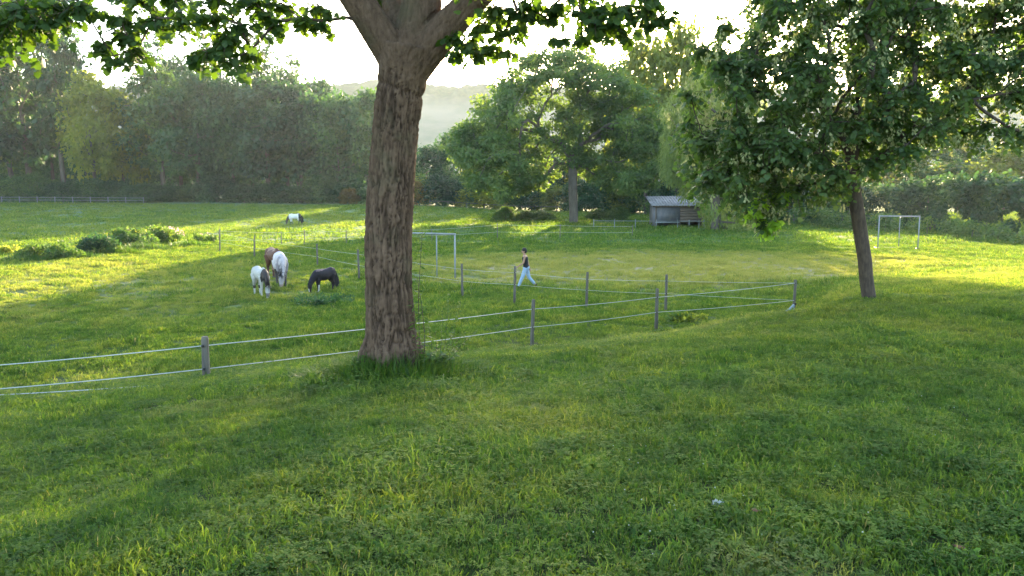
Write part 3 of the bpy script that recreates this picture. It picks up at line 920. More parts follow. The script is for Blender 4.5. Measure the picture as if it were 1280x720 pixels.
# ---- near right tree
def twig_leaves(C, Rr, g, twigs, per, size, droop, down=.25, owner=False):
    """twigs radiating in each clump, with leaves in pairs along them"""
    Pn, A, Nn, S, tone, tw, own = [], [], [], [], [], [], []
    if isinstance(twigs, int): twigs = [twigs] * len(C)
    for ci, (c, r) in enumerate(zip(C, Rr)):
        tc = g.random()
        for _ in range(twigs[ci]):
            d = unit(g.normal(size=3) * (1, 1, .7) + np.array([0, 0, -down]))
            L = r * (.55 + .6 * g.random())
            p0 = c - d * L * .15
            bend = np.array([0, 0, -droop * L * .5])
            q = [p0 + d * L * f + bend * f * f for f in (0, .5, 1)]
            tw.append(q)
            side = unit(np.cross(d, [0, 0, 1.0]))
            for k in range(per):
                f = (k + .6) / per
                p = p0 + d * L * f + bend * f * f
                s = side if k % 2 else -side
                a = unit(d * .5 + s * .9 + g.normal(size=3) * .35 + np.array([0, 0, -droop]))
                Pn.append(p + a * size * .35); A.append(a)
                Nn.append(unit(np.array([0, 0, 1.0]) + g.normal(size=3) * .5))
                S.append(size * (.6 + .65 * g.random())); tone.append(.5 * g.random() + .5 * tc); own.append(ci)
    if owner: return (np.array(Pn), np.array(A), np.array(Nn), np.array(S), np.array(tone), np.array(own)), tw
    return (np.array(Pn), np.array(A), np.array(Nn), np.array(S), np.array(tone)), tw

def twig_mesh(tw, o, r0=.005):
    Vs, Qs = [], []; b = 0
    for q in tw:
        V, Q, T = tube_geo(q, [r0, r0 * .8, r0 * .4], 3, False)
        Vs.append(V); Qs.append(np.array(Q) + b); b += len(V)
    return mesh_np("twigs", np.concatenate(Vs) - o, np.concatenate(Qs))

def near_right_tree():
    g = np.random.default_rng(41)
    base = at_px(1086, 377)
    D = base.y
    print("right tree at", base)
    s = D / 1000
    tp = [base + Vector((.03, 0, -.2)), base + Vector((0, 0, .05)), P(1083, 350, D), P(1081, 325, D), P(1077, 300, D), P(1073, 272, D), P(1069, 248, D), P(1066, 225, D), P(1064, 200, D + .1)]
    sk = Skel(tp, g); sk.first_ok = 6
    for (px, py, dd) in ((1040, 150, -.3), (1000, 170, .8), (1110, 130, .3), (1080, 90, -.8), (1060, 20, .5), (1150, 90, 1.2), (990, 90, -1), (1100, -60, 0), (1180, 60, -.6), (960, 120, .5), (930, 110, .2)):
        sk.grow(P(px, py, D + dd), step=.35, wob=.06, up=.4)
    C, Rr = [], []
    TOPX = lambda px: -260 + 0 * px
    def inside(px, py):
        b = np.interp(px, [850, 890, 945, 985, 1000, 1030, 1060, 1100, 1140, 1165, 1200, 1240, 1290, 1400], [205, 236, 252, 244, 234, 236, 230, 216, 200, 182, 168, 162, 164, 150])
        l = np.interp(py, [-300, -150, 0, 40, 80, 130, 200, 260], [1010, 965, 936, 895, 866, 850, 858, 910])
        return py < b and px > l and px < 1420 - max(0, -py) * .5
    n = 0
    for i in range(26000):
        px, py = g.uniform(850, 1420), g.uniform(-260, 250)
        if not inside(px, py): continue
        half = 2.6 * math.sqrt(max(.1, 1 - ((px - 1120) / 330) ** 2))
        dd = g.uniform(-half * .9, half)
        # keep real gaps of sky
        if float(fbm(px * .018, py * .022, dd * .5, o=2, seed=83)) < -.46: continue
        c = np.array(P(px, py, D + dd)); r = g.uniform(.36, .58)
        if all(np.linalg.norm(c - q) > .46 * r for q in C): C.append(c); Rr.append(r)
        if len(C) > 740: break
    for (px, py) in ((958, 236), (950, 250), (962, 262), (955, 276), (975, 244), (940, 262), (968, 226), (985, 232)):
        C.append(np.array(P(px, py, D - .2 + .4 * g.random()))); Rr.append(.20)
    for q in np.argsort([np.linalg.norm(c - np.array(P(1066, 215, D))) for c in C]): sk.grow(C[q], step=.35, wob=.08, up=.1)
    tw_per = 12
    ld, tw = twig_leaves(C, Rr, g, 13, 12, .094, .75)
    r = empty("leaning_tree", base, 0, "slender leaning tree with low full crown and pale seed bunches, right of the fence corner", "tree")
    t, c = tree_parts(r, sk, base, ld, LEAF_STAR, M_LEAF_RIGHT, M_BARK2, tip=.009, scale_r=.135, nmax=14, power=2.5)
    o = np.array(base)
    Cb = [np.array(P(px, py, D - .5 + .5 * g.random())) for px, py in ((956, 236), (948, 250), (962, 258), (954, 270), (972, 248), (944, 264), (966, 276), (980, 240), (958, 284))]
    (Pb, Ab, Nb, Sb, tb), tw3 = twig_leaves(Cb, [.20] * len(Cb), g, 9, 9, .10, .8)
    W, F, t3 = scatter(LEAF_STAR, Pb - o, Ab, Nb, Sb, tb)
    tag(link("backlit_bright_leaves", mesh_np("backlit_bright_leaves", W, F, {"tone": t3}), M_BRIGHT, r), "yellow green leaves brightened as if backlit, hanging at the lower left of the crown", kind='stuff')  # brighter leaf colour paints the light coming through this hanging tail
    link("twigs", twig_mesh(tw + tw3, o), M_BARK2, r)
    # pale seed bunches hanging in the crown
    Pn, A, Nn, S, tn = [], [], [], [], []
    for c0, rr in zip(C, Rr):
        if g.random() < .6:
            for b in range(6):
                q = c0 + unit(g.normal(size=3)) * rr * (.75 + .3 * g.random()) + np.array([0, -.1, -.08])
                for k in range(11):
                    Pn.append(q + g.normal(size=3) * (.03, .03, .055)); A.append(unit(g.normal(size=3) * .5 + np.array([0, 0, -1.1])))
                    Nn.append(unit(g.normal(size=3))); S.append(.062 * (.8 + .5 * g.random())); tn.append(g.random())
    W, F, t2 = scatter(LEAF_SEED, np.array(Pn) - o, np.array(A), np.array(Nn), np.array(S), np.array(tn))
    tag(link("seed_bunches", mesh_np("seed_bunches", W, F, {"tone": t2}), M_SEED, r), "pale green winged seed bunches", kind='stuff')
    return base
RT = near_right_tree()

# ---- big maple in front: barked trunk by remesh and displacement
def remesh(mb_geo_list, voxel, smooth_it=0, name="tmp"):
    """union of closed solids -> one continuous skin (numpy verts, polys)"""
    Vs, Qs, Ts = [], [], []; b = 0
    for V, Q, T in mb_geo_list:
        Vs.append(V)
        if len(Q): Qs.append(np.array(Q) + b)
        if len(T): Ts.append(np.array(T) + b)
        b += len(V)
    me = mesh_np(name, np.concatenate(Vs), [np.concatenate(Qs) if Qs else np.zeros((0, 4), int), np.concatenate(Ts) if Ts else np.zeros((0, 3), int)])
    ob = bpy.data.objects.new(name, me); COL.objects.link(ob)
    m = ob.modifiers.new("r", 'REMESH'); m.mode = 'VOXEL'; m.voxel_size = voxel; m.adaptivity = 0
    if smooth_it:
        s = ob.modifiers.new("s", 'SMOOTH'); s.factor = .5; s.iterations = smooth_it
    dg = bpy.context.evaluated_depsgraph_get()
    out = bpy.data.meshes.new_from_object(ob.evaluated_get(dg))
    bpy.data.objects.remove(ob); bpy.data.meshes.remove(me)
    return out

def sphere_geo(c, r, n=10, m=7):
    r = np.broadcast_to(np.asarray(r, float), (3,))
    V = [(0, 0, -1)]
    for i in range(1, m):
        a = -math.pi / 2 + math.pi * i / m
        for j in range(n):
            V.append((math.cos(a) * math.cos(2 * math.pi * j / n), math.cos(a) * math.sin(2 * math.pi * j / n), math.sin(a)))
    V.append((0, 0, 1))
    Q, T = [], []
    for j in range(n): T.append((0, 1 + (j + 1) % n, 1 + j))
    for i in range(m - 2):
        for j in range(n):
            a, b = 1 + i * n + j, 1 + i * n + (j + 1) % n
            Q.append((a, b, b + n, a + n))
    L = 1 + (m - 2) * n
    for j in range(n): T.append((L + j, L + (j + 1) % n, len(V) - 1))
    return np.array(V) * r + np.array(list(c)), Q, T

def big_maple():
    g = np.random.default_rng(51)
    base = at_px(490, 466)
    D = base.y
    print("maple at", base)
    o = np.array(base)
    s = D / 1000.0
    ctr = [(490, 500, 46), (490, 478, 42), (490.5, 462, 37.5), (490.5, 445, 35), (489.5, 425, 34), (488, 400, 32.5), (486, 350, 31), (485, 300, 30), (488, 250, 30), (491, 200, 29.5),
           (496, 150, 30), (501, 110, 31), (504, 85, 33), (508, 60, 36)]
    axis = [np.array(P(a, b, D)) for a, b, _ in ctr]
    rad = [w * s * .94 for _, _, w in ctr]
    solids = [tube_geo(axis, rad, 32)]
    limbs = {
        'l': ([(503, 85, 0, 24), (487, 62, .0, 22), (467, 32, -.03, 20), (446, 0, -.08, 18.5), (420, -45, -.15, 18), (380, -110, -.3, 15), (330, -190, -.5, 11)]),
        'c': ([(510, 80, .05, 27), (520, 45, .1, 25), (526, 5, .15, 25), (528, -40, .2, 23), (520, -110, .3, 18), (530, -220, .3, 13)]),
        'r': ([(514, 88, 0, 22), (536, 60, .0, 21), (564, 28, -.03, 19), (592, 0, -.1, 16), (630, -35, -.25, 14), (690, -90, -.5, 11), (760, -150, -.8, 8)]),
        'b': ([(506, 70, .1, 20), (500, 25, .4, 18), (480, -40, .9, 16), (450, -130, 1.5, 12)]),
    }
    LP = {}
    for k, L in limbs.items():
        pp = [np.array(P(a, b, D + c)) for a, b, c, _ in L]
        LP[k] = (pp, [w * s for *_, w in L])
        solids.append(tube_geo(pp, LP[k][1], 22))
    # root flares
    for a in np.linspace(0, 2 * math.pi, 7)[:-1] + .4:
        d = np.array([math.cos(a), math.sin(a), 0])
        solids.append(tube_geo([o + d * .15 + (0, 0, .62), o + d * .30 + (0, 0, .22), o + d * .40 + (0, 0, -.05), o + d * .5 + (0, 0, -.25)], [.08, .09, .08, .05], 10))
    me = remesh(solids, .0145, 6)
    nv = len(me.vertices)
    V = np.empty(nv * 3, np.float32); me.vertices.foreach_get("co", V); V = V.reshape(-1, 3).astype(float)
    Nn = np.empty(nv * 3, np.float32); me.vertices.foreach_get("normal", Nn); Nn = Nn.reshape(-1, 3).astype(float)
    # nearest axis segment -> angle and height
    best = np.full(nv, 1e9); ang = np.zeros(nv); hh = np.zeros(nv)
    for kk, pp in enumerate([axis] + [LP[k][0] for k in LP]):
        acc = 0 if kk == 0 else 4.0
        for i in range(len(pp) - 1):
            a, b = pp[i], pp[i + 1]
            ab = b - a; L = np.linalg.norm(ab); t = np.clip(((V - a) @ ab) / L**2, 0, 1)
            q = V - a - t[:, None] * ab
            d = np.linalg.norm(q, axis=1)
            msk = d < best
            ang[msk] = np.arctan2(q[msk, 0], -q[msk, 1]); hh[msk] = acc + t[msk] * L; best[msk] = d[msk]
            acc += L
    cx, sx = np.cos(ang), np.sin(ang)
    wz = .10 * fbm(cx * 2, sx * 2, hh * 2.0, 3, 61)
    w1 = .22 * fbm(cx * 2.5, sx * 2.5, hh * 1.6, 3, 62)
    ca, sa = np.cos(ang + w1), np.sin(ang + w1)
    ridge = np.clip(np.abs(fbm(ca * 7.6, sa * 7.6, (hh + wz) * 1.8, 2, 67)) * 7.5, 0, 1) ** .7
    ridge2 = np.clip(np.abs(fbm(ca * 13, sa * 13, (hh - wz) * 3.4, 2, 68)) * 7.0, 0, 1) ** .7
    brk = np.clip(np.abs(fbm(cx * 4, sx * 4, hh * 9, 3, 64)) * 4.5, 0, 1) ** .5
    fine = fbm(V[:, 0] * 40, V[:, 1] * 40, V[:, 2] * 16, 3, 65)
    up = np.clip((hh - 3.35) / .5, 0, 1)
    amp = .043 * (1 - .62 * up)
    disp = amp * (np.minimum(ridge, ridge2 * .8 + .25) * (.72 + .28 * brk) - .75) + .006 * fine
    disp += .022 * fbm(cx * 1.4, sx * 1.4, hh * .9, 2, 66)
    # scar lines and the collar under the fork
    for h0, wd in ((3.42, .03),):
        disp -= .018 * np.exp(-((hh - h0 - .05 * np.sin(ang * 1.3 + h0)) / wd) ** 2) * (best > .1) * (hh < 3.9)
    V2 = V + Nn * disp[:, None] - o
    me.vertices.foreach_set("co", V2.astype(np.float32).ravel())
    me.polygons.foreach_set("use_smooth", np.ones(len(me.polygons), bool))
    me.update()
    root = empty("maple_tree", base, 0, "big front maple with furrowed bark, forking at the top of the photo", "tree")
    me.materials.clear()
    rdg = np.clip(np.minimum(ridge, ridge2 * .8 + .25) * (.8 + .2 * brk) + .5 * up, 0, 1)
    me.attributes.new('ridge', 'FLOAT', 'POINT').data.foreach_set('value', rdg.astype(np.float32))
    link("trunk", me, M_MAPLEBARK, root)
    # upper branches and crown
    pts = [axis[-1]]
    sk = Skel(pts, g)
    for k in LP:
        prev = 0
        for q in LP[k][0][2:]:
            sk.p.append(q); sk.par.append(prev); prev = len(sk.p) - 1
    n_l = len(sk.p)
    sk.first_ok = 1
    C, Rr = [], []
    vis = [  # px, py, depth offset, radius
        (-6, 12, -1.2, .42), (26, 6, -1.3, .38), (64, 2, -1.1, .34), (98, 0, -1.0, .22), (8, 34, -1.2, .24), (48, 22, -1.3, .22), (-45, 20, -1.2, .4), (78, 16, -1.2, .16),
        (128, 50, -.9, .15), (158, 44, -.9, .22), (172, 62, -.8, .17), (192, 22, -.7, .24), (150, 20, -.8, .20), (216, -6, -.6, .3), (172, -8, -.7, .3), (142, 70, -.9, .10),
        (232, 24, -.9, .20), (262, 20, -1.0, .30), (282, 46, -1.0, .26), (262, 62, -1.0, .20), (300, 30, -.9, .22), (290, 74, -1.0, .17), (312, 64, -.9, .13), (240, 66, -1, .13), (270, -4, -.9, .3),
        (330, 14, -.6, .18), (352, 4, -.5, .22), (374, 22, -.6, .14), (398, 6, -.5, .2), (402, 26, -.5, .09), (344, 28, -.6, .08), (310, -6, -.5, .25),
        (466, 8, .7, .16), (486, 22, .8, .15), (500, 4, .9, .15), (478, -4, .6, .2),
        (566, 44, -.3, .15), (590, 52, -.3, .17), (612, 58, -.4, .13), (604, 30, -.4, .22), (632, 36, -.4, .18), (632, 60, -.4, .10), (596, 66, -.4, .10), (570, 62, -.2, .09), (646, 12, -.5, .2), (618, 8, -.5, .22),
        (668, 14, -.5, .08), (690, 8, -.6, .08), (682, 22, -.6, .06),
        (726, 14, -.9, .14), (744, 30, -.9, .17), (764, 22, -.9, .17), (752, 6, -.9, .18), (782, 6, -1, .17), (806, 10, -1.0, .17), (822, 22, -1.0, .11), (812, -8, -1, .2), (776, 40, -.9, .09), (700, 46, -.8, .08), (728, 44, -.8, .08), (834, 20, -1.0, .06),
        (700, 0, -.7, .08), (660, 0, -.6, .12), (722, -12, -.8, .2),
    ]
    # upper crown above the frame
    cen = np.array([P(520, -330, D)]) [0]
    for i in range(4000):
        d = unit(g.normal(size=3)) * g.random() ** .4
        c = cen + d * np.array([4.6, 3.8, 3.0])
        # screen position
        v = c - EYE
        cf = v[1] * math.cos(PITCH) - v[2] * math.sin(PITCH)
        py = 360 - 1000 * (v[1] * math.sin(PITCH) + v[2] * math.cos(PITCH)) / cf if cf > .5 else -999
        if py > -50: continue
        r = g.uniform(.35, .55)
        if all(np.linalg.norm(c - q) > .95 * r for q in C): C.append(c); Rr.append(r)
        if len(C) > 150: break
    nup = len(C)
    for (px, py, dd, r) in vis:
        C.append(np.array(P(px, py, D + dd))); Rr.append(r)
    order = list(np.argsort([np.linalg.norm(C[k] - axis[-1]) for k in range(nup)])) + sorted(range(nup, len(C)), key=lambda k: C[k][0] ** 2)
    for q in order: sk.grow(C[q], step=.3, wob=.07, up=.15, back=.4)
    sk.radii(.007, 2.5)
    r0 = {}
    V, Q = sk.geo(nmax=10)
    for i in range(1): pass
    link("branches", mesh_np("branches", V - o, Q, smooth=True), M_BARK, root)
    tn = [max(3, int(round(19 * (r / .42) ** 1.3))) for r in Rr]
    ld, tw = twig_leaves(C, [r * 1.22 for r in Rr], g, tn, 9, .088, .75, owner=True)
    Pn, A, Nn, S, tone, own = ld
    link("twigs", twig_mesh(tw, o, .004), M_BARK, root)
    # the 300 leaves that show largest: a part each; the rest one crown
    v = Pn - EYE
    cf = v[:, 1] * math.cos(PITCH) - v[:, 2] * math.sin(PITCH)
    up = v[:, 1] * math.sin(PITCH) + v[:, 2] * math.cos(PITCH)
    inview = (cf > .5) & (np.abs(v[:, 0] / cf) < .64) & (up / cf < .36) & (own >= nup)
    score = np.where(inview, S / np.maximum(cf, .1), -1)
    pick = np.argsort(-score)[:300]
    rest = np.setdiff1d(np.arange(len(Pn)), pick)
    W, F, t2 = scatter(LEAF_LOBED, Pn[rest] - o, A[rest], Nn[rest], S[rest], tone[rest])
    tag(link("crown", mesh_np("crown", W, F, {"tone": t2}), M_LEAF_MAPLE, root), kind='stuff')
    protoL = []
    for q in range(6):
        tt = np.full(len(LEAF_LOBED[0]), (q + .5) / 6)
        lm = mesh_np("leaf", LEAF_LOBED[0], LEAF_LOBED[1], {"tone": tt}); lm.materials.append(M_LEAF_MAPLE)
        protoL.append(lm)
    for i in pick:
        a = unit(A[i]); b = unit(np.cross(Nn[i], a)); c = np.cross(a, b)
        M = Matrix(((a[0], b[0], c[0], 0), (a[1], b[1], c[1], 0), (a[2], b[2], c[2], 0), (0, 0, 0, 1)))
        ob = bpy.data.objects.new("leaf", protoL[int(min(5, tone[i] * 6))])
        COL.objects.link(ob); ob.parent = root
        ob.matrix_local = Matrix.Translation(Vector(Pn[i] - o)) @ M @ Matrix.Scale(float(S[i]), 4)
    return base
MT = big_maple()

# ------------------------------------------------------------------ saplings and growth at the maple foot
def stem_leaves(name, label, cat, base, stems, mat, size, n_leaf, g, tmpl=LEAF_LONG, group=None, rad=.006, smat=None):
    """stems: list of point lists (world)"""
    o = np.array(list(base))
    r = empty(name, base, 0, label, cat, group)
    mb = MB()
    Pn, A, Nn, S, tn = [], [], [], [], []
    for st in stems:
        st = np.array([list(q) for q in st], float)
        mb.tube(st - o, np.linspace(rad, rad * .35, len(st)), 5, True)
        seg = np.linalg.norm(np.diff(st, axis=0), axis=1); cum = np.r_[0, np.cumsum(seg)]
        for k in range(n_leaf):
            f = (.08 + .92 * (k + g.random()) / n_leaf) * cum[-1]
            p = np.array([np.interp(f, cum, st[:, j]) for j in range(3)])
            a = unit(np.array([g.normal(), g.normal(), .25 * g.normal() - .1]))
            Pn.append(p); A.append(a); Nn.append(unit(np.array([0, 0, 1.0]) + .5 * g.normal(size=3))); S.append(size * g.uniform(.6, 1.2)); tn.append(g.random())
    W, F, t2 = scatter(tmpl, np.array(Pn) - o, np.array(A), np.array(Nn), np.array(S), np.array(tn))
    link("leaves", mesh_np("leaves", W, F, {"tone": t2}), mat, r)
    mb.build("stem", smat or M_BARK2, r, True)
    return r

g = np.random.default_rng(61)
Dm = MT.y
stem_leaves("sapling", "thin young shoot with narrow leaves growing up the right side of the big trunk", "sapling", P(527, 462, Dm - .15),
            [[P(527, 464, Dm - .15), P(524, 420, Dm - .1), P(523, 370, Dm), P(526, 320, Dm), P(528, 288, Dm)],
             [P(530, 464, Dm - .2), P(531, 420, Dm - .2), P(527, 380, Dm - .1), P(521, 345, Dm)],
             [P(524, 464, Dm - .2), P(520, 430, Dm - .25), P(519, 400, Dm - .2), P(516, 372, Dm - .2)]], M_TALLG, .10, 46, g)
stem_leaves("sapling", "pale airy bush of small leaves just right of the big trunk", "sapling", P(548, 458, Dm + .5),
            [[P(545 + dx * .2, 460, Dm + .5), P(548 + dx * .6, 430, Dm + .5 + dz), P(548 + dx, 400 + dy, Dm + .5 + dz)] for dx, dy, dz in
             [(-14, 0, 0), (6, -20, .1), (22, -6, -.1), (34, 14, .1), (-4, 10, .2), (14, -34, 0), (28, -24, .1), (40, 30, -.1), (50, 12, 0)]], M_TALLG, .042, 44, g, tmpl=LEAF_QUAD, rad=.003)

def grass_tuft(name, label, cat, base, rx, ry, hgt, n, g, mat, wid=.006, group=None, lean=.35, exclude=0):
    """a countable tussock: real blades in one mesh"""
    o = np.array(list(base))
    a = g.random(n) * 2 * np.pi; q = np.sqrt(g.random(n))
    if exclude: q = exclude + (1 - exclude) * g.random(n)
    x = np.cos(a) * q * rx; y = np.sin(a) * q * ry
    z = ground(x + o[0], y + o[1]) - o[2] - .02
    h = hgt * (.45 + .75 * g.random(n)) * (1.15 - .6 * q)
    d = np.stack([np.cos(a), np.sin(a)], 1) * lean * q[:, None] + g.normal(size=(n, 2)) * .28
    side = unit(np.stack([-d[:, 1], d[:, 0], 0 * h], 1) + 1e-6)
    b = np.stack([x, y, z], 1)
    m = b + np.c_[d * h[:, None] * .35, h * .6]
    t = b + np.c_[d * h[:, None] * 1.0, h * (1.0 - .35 * np.linalg.norm(d, axis=1))]
    w = wid * (.6 + .8 * g.random(n))[:, None]
    V = np.stack([b - side * w, b + side * w, m - side * w * .8, m + side * w * .8, t], 1).reshape(-1, 3)
    k = np.arange(n)[:, None] * 5
    Qf = k + np.array([[0, 1, 3, 2]]); Tf = k + np.array([[2, 3, 4]])
    me = mesh_np(name, V, [Qf, Tf], {"tone": np.repeat(g.random(n) * .92, 5)})
    return tag(link(name, me, mat, None, base), label, cat, group)

mb_ = Vector(MT)
grass_tuft("grass_tussock", "dark tall grass growing round the foot of the big trunk", "grass tussock", (MT.x, MT.y - .05, float(ground(MT.x, MT.y))), 1.05, .75, .37, 6400, g, M_TALLG, .0055, exclude=.3)
stem_leaves("weed_plant", "brownish tangled weeds at the right foot of the big trunk", "weeds", P(540, 462, Dm - .25),
            [[P(532 + 5 * k % 24, 466, Dm - .3 + .05 * (k % 4)), P(530 + 2.6 * k + 4 * math.sin(k), 446 - 7 * abs(math.sin(k * 1.7)), Dm - .3 + .06 * (k % 5))] for k in range(16)], M_WEED, .06, 26, g, tmpl=LEAF_QUAD, rad=.004)

stem_leaves("weed_plant", "pale tangled weeds at the left foot of the big trunk", "weeds", P(450, 464, Dm - .25),
            [[P(436 + 3.2 * k, 468, Dm - .3 + .05 * (k % 4)), P(438 + 2.4 * k + 4 * math.sin(k), 452 - 8 * abs(math.sin(k * 1.3)), Dm - .3 + .06 * (k % 5))] for k in range(10)], M_TALLG, .05, 22, g, tmpl=LEAF_QUAD, rad=.003)

# weeds at the left field: bushes and flowering clumps
def weed_bush(name, label, cat, px, py, wpx, hpx, mat, g, n=9, size=.16, dens=70, depth=1.0, top=None, topn=0, group=None, seglen=None):
    base = at_px(px, py); D = base.y; o = np.array(base)
    w = wpx / 1000 * D; h = hpx / 1000 * D
    C, Rr = [], []
    for i in range(n):
        f = g.uniform(-.5, .5)
        hh = h * (1 - (2 * f) ** 2 * .55) * g.uniform(.25, .85)
        C.append(o + (f * w, g.uniform(-.5, .5) * depth, hh)); Rr.append(max(.22, h * .34))
    Pn, A, Nn, S, tone = leaves_at(C, Rr, [dens] * n, size, g, flat=.8, droop=-.6)
    W, F, tn = scatter(LEAF_LONG if size > .2 else LEAF_QUAD, Pn - o, A, Nn, S, tone)
    r = empty(name, base, 0, label, cat, group)
    link("foliage", mesh_np("foliage", W, F, {"tone": tn}), mat, r)
    mbs = MB()
    for c in C[::2]:
        mbs = MB(); mbs.tube([(c[0] - o[0], c[1] - o[1], -.1), tuple(np.array(c) - o)], [.02, .01], 4, False)
        mbs.build("stem", mat if mat != M_PINK else M_WEED, r)
    if top:
        m = topn
        q = np.stack([g.uniform(-.5, .5, m) * w, g.uniform(-.5, .5, m) * depth, np.zeros(m)], 1)
        q[:, 2] = h * (1 - (2 * q[:, 0] / w) ** 2 * .5) * g.uniform(.8, 1.1, m)
        W, F, tn = scatter(LEAF_QUAD, q, g.normal(size=(m, 3)) + (0, 0, 1.5), g.normal(size=(m, 3)), g.uniform(.06, .13, m), g.random(m))
        link("flowers", mesh_np("flowers", W, F, {"tone": tn}), top, r)
    return r
g = np.random.default_rng(71)
weed_bush("shrub", "low rounded dark green bush at the left end of the weed patch", "shrub", 64, 324, 66, 20, M_WEED, g, 26, .13, 160, 1.6)
weed_bush("weed_clump", "grey purple clump of tall weeds right of the rounded bush", "weeds", 122, 318, 44, 24, M_LEAF_HEDGE, g, 20, .18, 120, 1.6)
weed_bush("weed_clump", "dark green tall weeds with yellow tops in the middle of the weed patch", "weeds", 160, 308, 60, 22, M_WEED, g, 24, .18, 120, 1.6, M_YFLOW, 60)
weed_bush("weed_clump", "bright yellow topped weeds left of the pink flowers", "weeds", 198, 304, 34, 22, M_WEED, g, 16, .18, 110, 1.4, M_YFLOW, 90)
weed_bush("willowherb_clump", "clump of pink flowering willowherb in the weed patch", "wildflowers", 216, 303, 30, 18, M_WEED, g, 14, .16, 90, 1.2, M_PINK, 150)
weed_bush("weed_clump", "small dark weeds beside the leftmost post of the inner fence", "weeds", 258, 303, 28, 12, M_WEED, g, 12, .15, 100, 1.2, M_PINK, 14)
weed_bush("weed_clump", "pale dry weeds at the left edge of the photo, left of the rounded bush", "weeds", 8, 318, 46, 12, M_LEAF_YEL, g, 14, .14, 90, 1.2)
weed_bush("weed_clump", "low broad leaved weeds in front of the black pony", "weeds", 404, 380, 70, 5, M_LEAF_HEDGE, g, 26, .10, 60, 1.6)
weed_bush("weed_clump", "small green weed tuft at the foot of the fence behind the corner post", "weeds", 846, 404, 20, 9, M_WEED, g, 8, .11, 70, .5)
weed_bush("weed_clump", "yellow green weeds inside the fence right of the second short post", "weeds", 862, 404, 34, 7, M_LEAF_YEL, g, 8, .11, 60, .8)

for i, (px, py, hh, lab) in enumerate(((98, 322, .5, "pale grass tussock between the rounded bush and the tall weeds"), (142, 318, .8, "tall grass tussock in front of the middle of the weed patch"),
        (182, 312, .7, "grass tussock below the yellow topped weeds"), (238, 308, .6, "pinkish grass tussock right of the willowherb"), (30, 326, .5, "grass tussock at the left end of the weed patch"))):
    p_ = at_px(px, py)
    grass_tuft("grass_tussock", lab, "grass tussock", p_, 1.6, .8, hh, 900, g, M_TALLG if i % 2 else M_WEED, .016)

# ------------------------------------------------------------------ fences
def post(root, x, y, z, h, w, g, m=M_POST):
    mb = MB()
    n = 7
    a0 = g.random() * 6
    lx, ly = g.normal() * .012, g.normal() * .012
    pts = [(x, y, z - .25), (x + lx * .3, y, z + h * .3), (x + lx, y + ly, z + h * .7), (x + lx * 1.5, y + ly, z + h - .03), (x + lx * 1.5, y + ly, z + h)]
    V, Q, T = tube_geo(pts, [w * .55, w * .53, w * .5, w * .5, w * .40], 9, True, a0)
    V += g.normal(size=V.shape) * w * .02
    mb.add(V, Q, T)
    return mb.build("post", m, root)

def rope(root, pts, rad=.011, sag=.03, m=M_ROPE):
    q = []
    for a, b in zip(pts[:-1], pts[1:]):
        a, b = Vector(a), Vector(b)
        n = 8
        for i in range(n):
            f = i / n
            p = a.lerp(b, f); p.z -= sag * 4 * f * (1 - f); q.append(p)
    q.append(Vector(pts[-1]))
    mb = MB(); mb.tube(q, rad, 5, True)
    return mb.build("rope", m, root, True)

def fence(name, label, posts, heights, ropes, w=.085, g=None, rad=.011, cat='fence', m=M_POST, ins=True, rm=M_ROPE, sag=.03):
    """posts: world points; ropes: per post list of rope heights"""
    o = posts[0]
    r = empty(name, o, 0, label, cat)
    L = [p - o for p in posts]
    for p, h in zip(L, heights):
        if h > 0: post(r, p.x, p.y, p.z, h, w, g, m)
    for k in range(len(ropes[0])):
        run = [Vector((p.x, p.y - w * .62, p.z + hh[k])) for p, hh in zip(L, ropes)]
        rope(r, run, rad, sag, rm)
        if ins:
            for p, q, h in zip(L, run, heights):
                if h > 0:
                    mb = MB(); mb.tube([(q.x, q.y + w * .3, q.z), (q.x, q.y - .02, q.z)], [.016, .022], 6); mb.build("insulator", M_INS, r)
    return r

g = np.random.default_rng(81)
def hgt(px, top, base):
    return (base - top) / 1000.0
def fp(px, base, D=None):
    return at_px(px, base)
# front fence: posts at their pixel foot
fr = [(-140, 497, 437), (258, 474, 415), (665, 434, 373), (820, 415, 361), (992, 390, 350)]
fpos = [at_px(a, b) for a, b, _ in fr]
print("front posts", [tuple(round(c, 2) for c in p) for p in fpos])
fh = [(b - t) / 1000.0 * p.y / 1.0 for (a, b, t), p in zip(fr, fpos)]
def rh(py, post_):  # height of a rope above the post foot
    a, b, t = post_[0]; return (b - py) / 1000.0 * post_[1].y
FR = list(zip(fr, fpos))
rp = [(461, 492, 510), (426, 456, 489), (385, 408, 434.5 - 2), (372, 391, 414), (354, 376, 388)]
ropes = [[max(.02, rh(y, FR[i])) for y in rp[i]] for i in range(len(fr))]
fence("tape_fence", "front paddock fence of weathered posts and white tape passing behind the big trunk", fpos, fh, ropes, .10, g, .008)
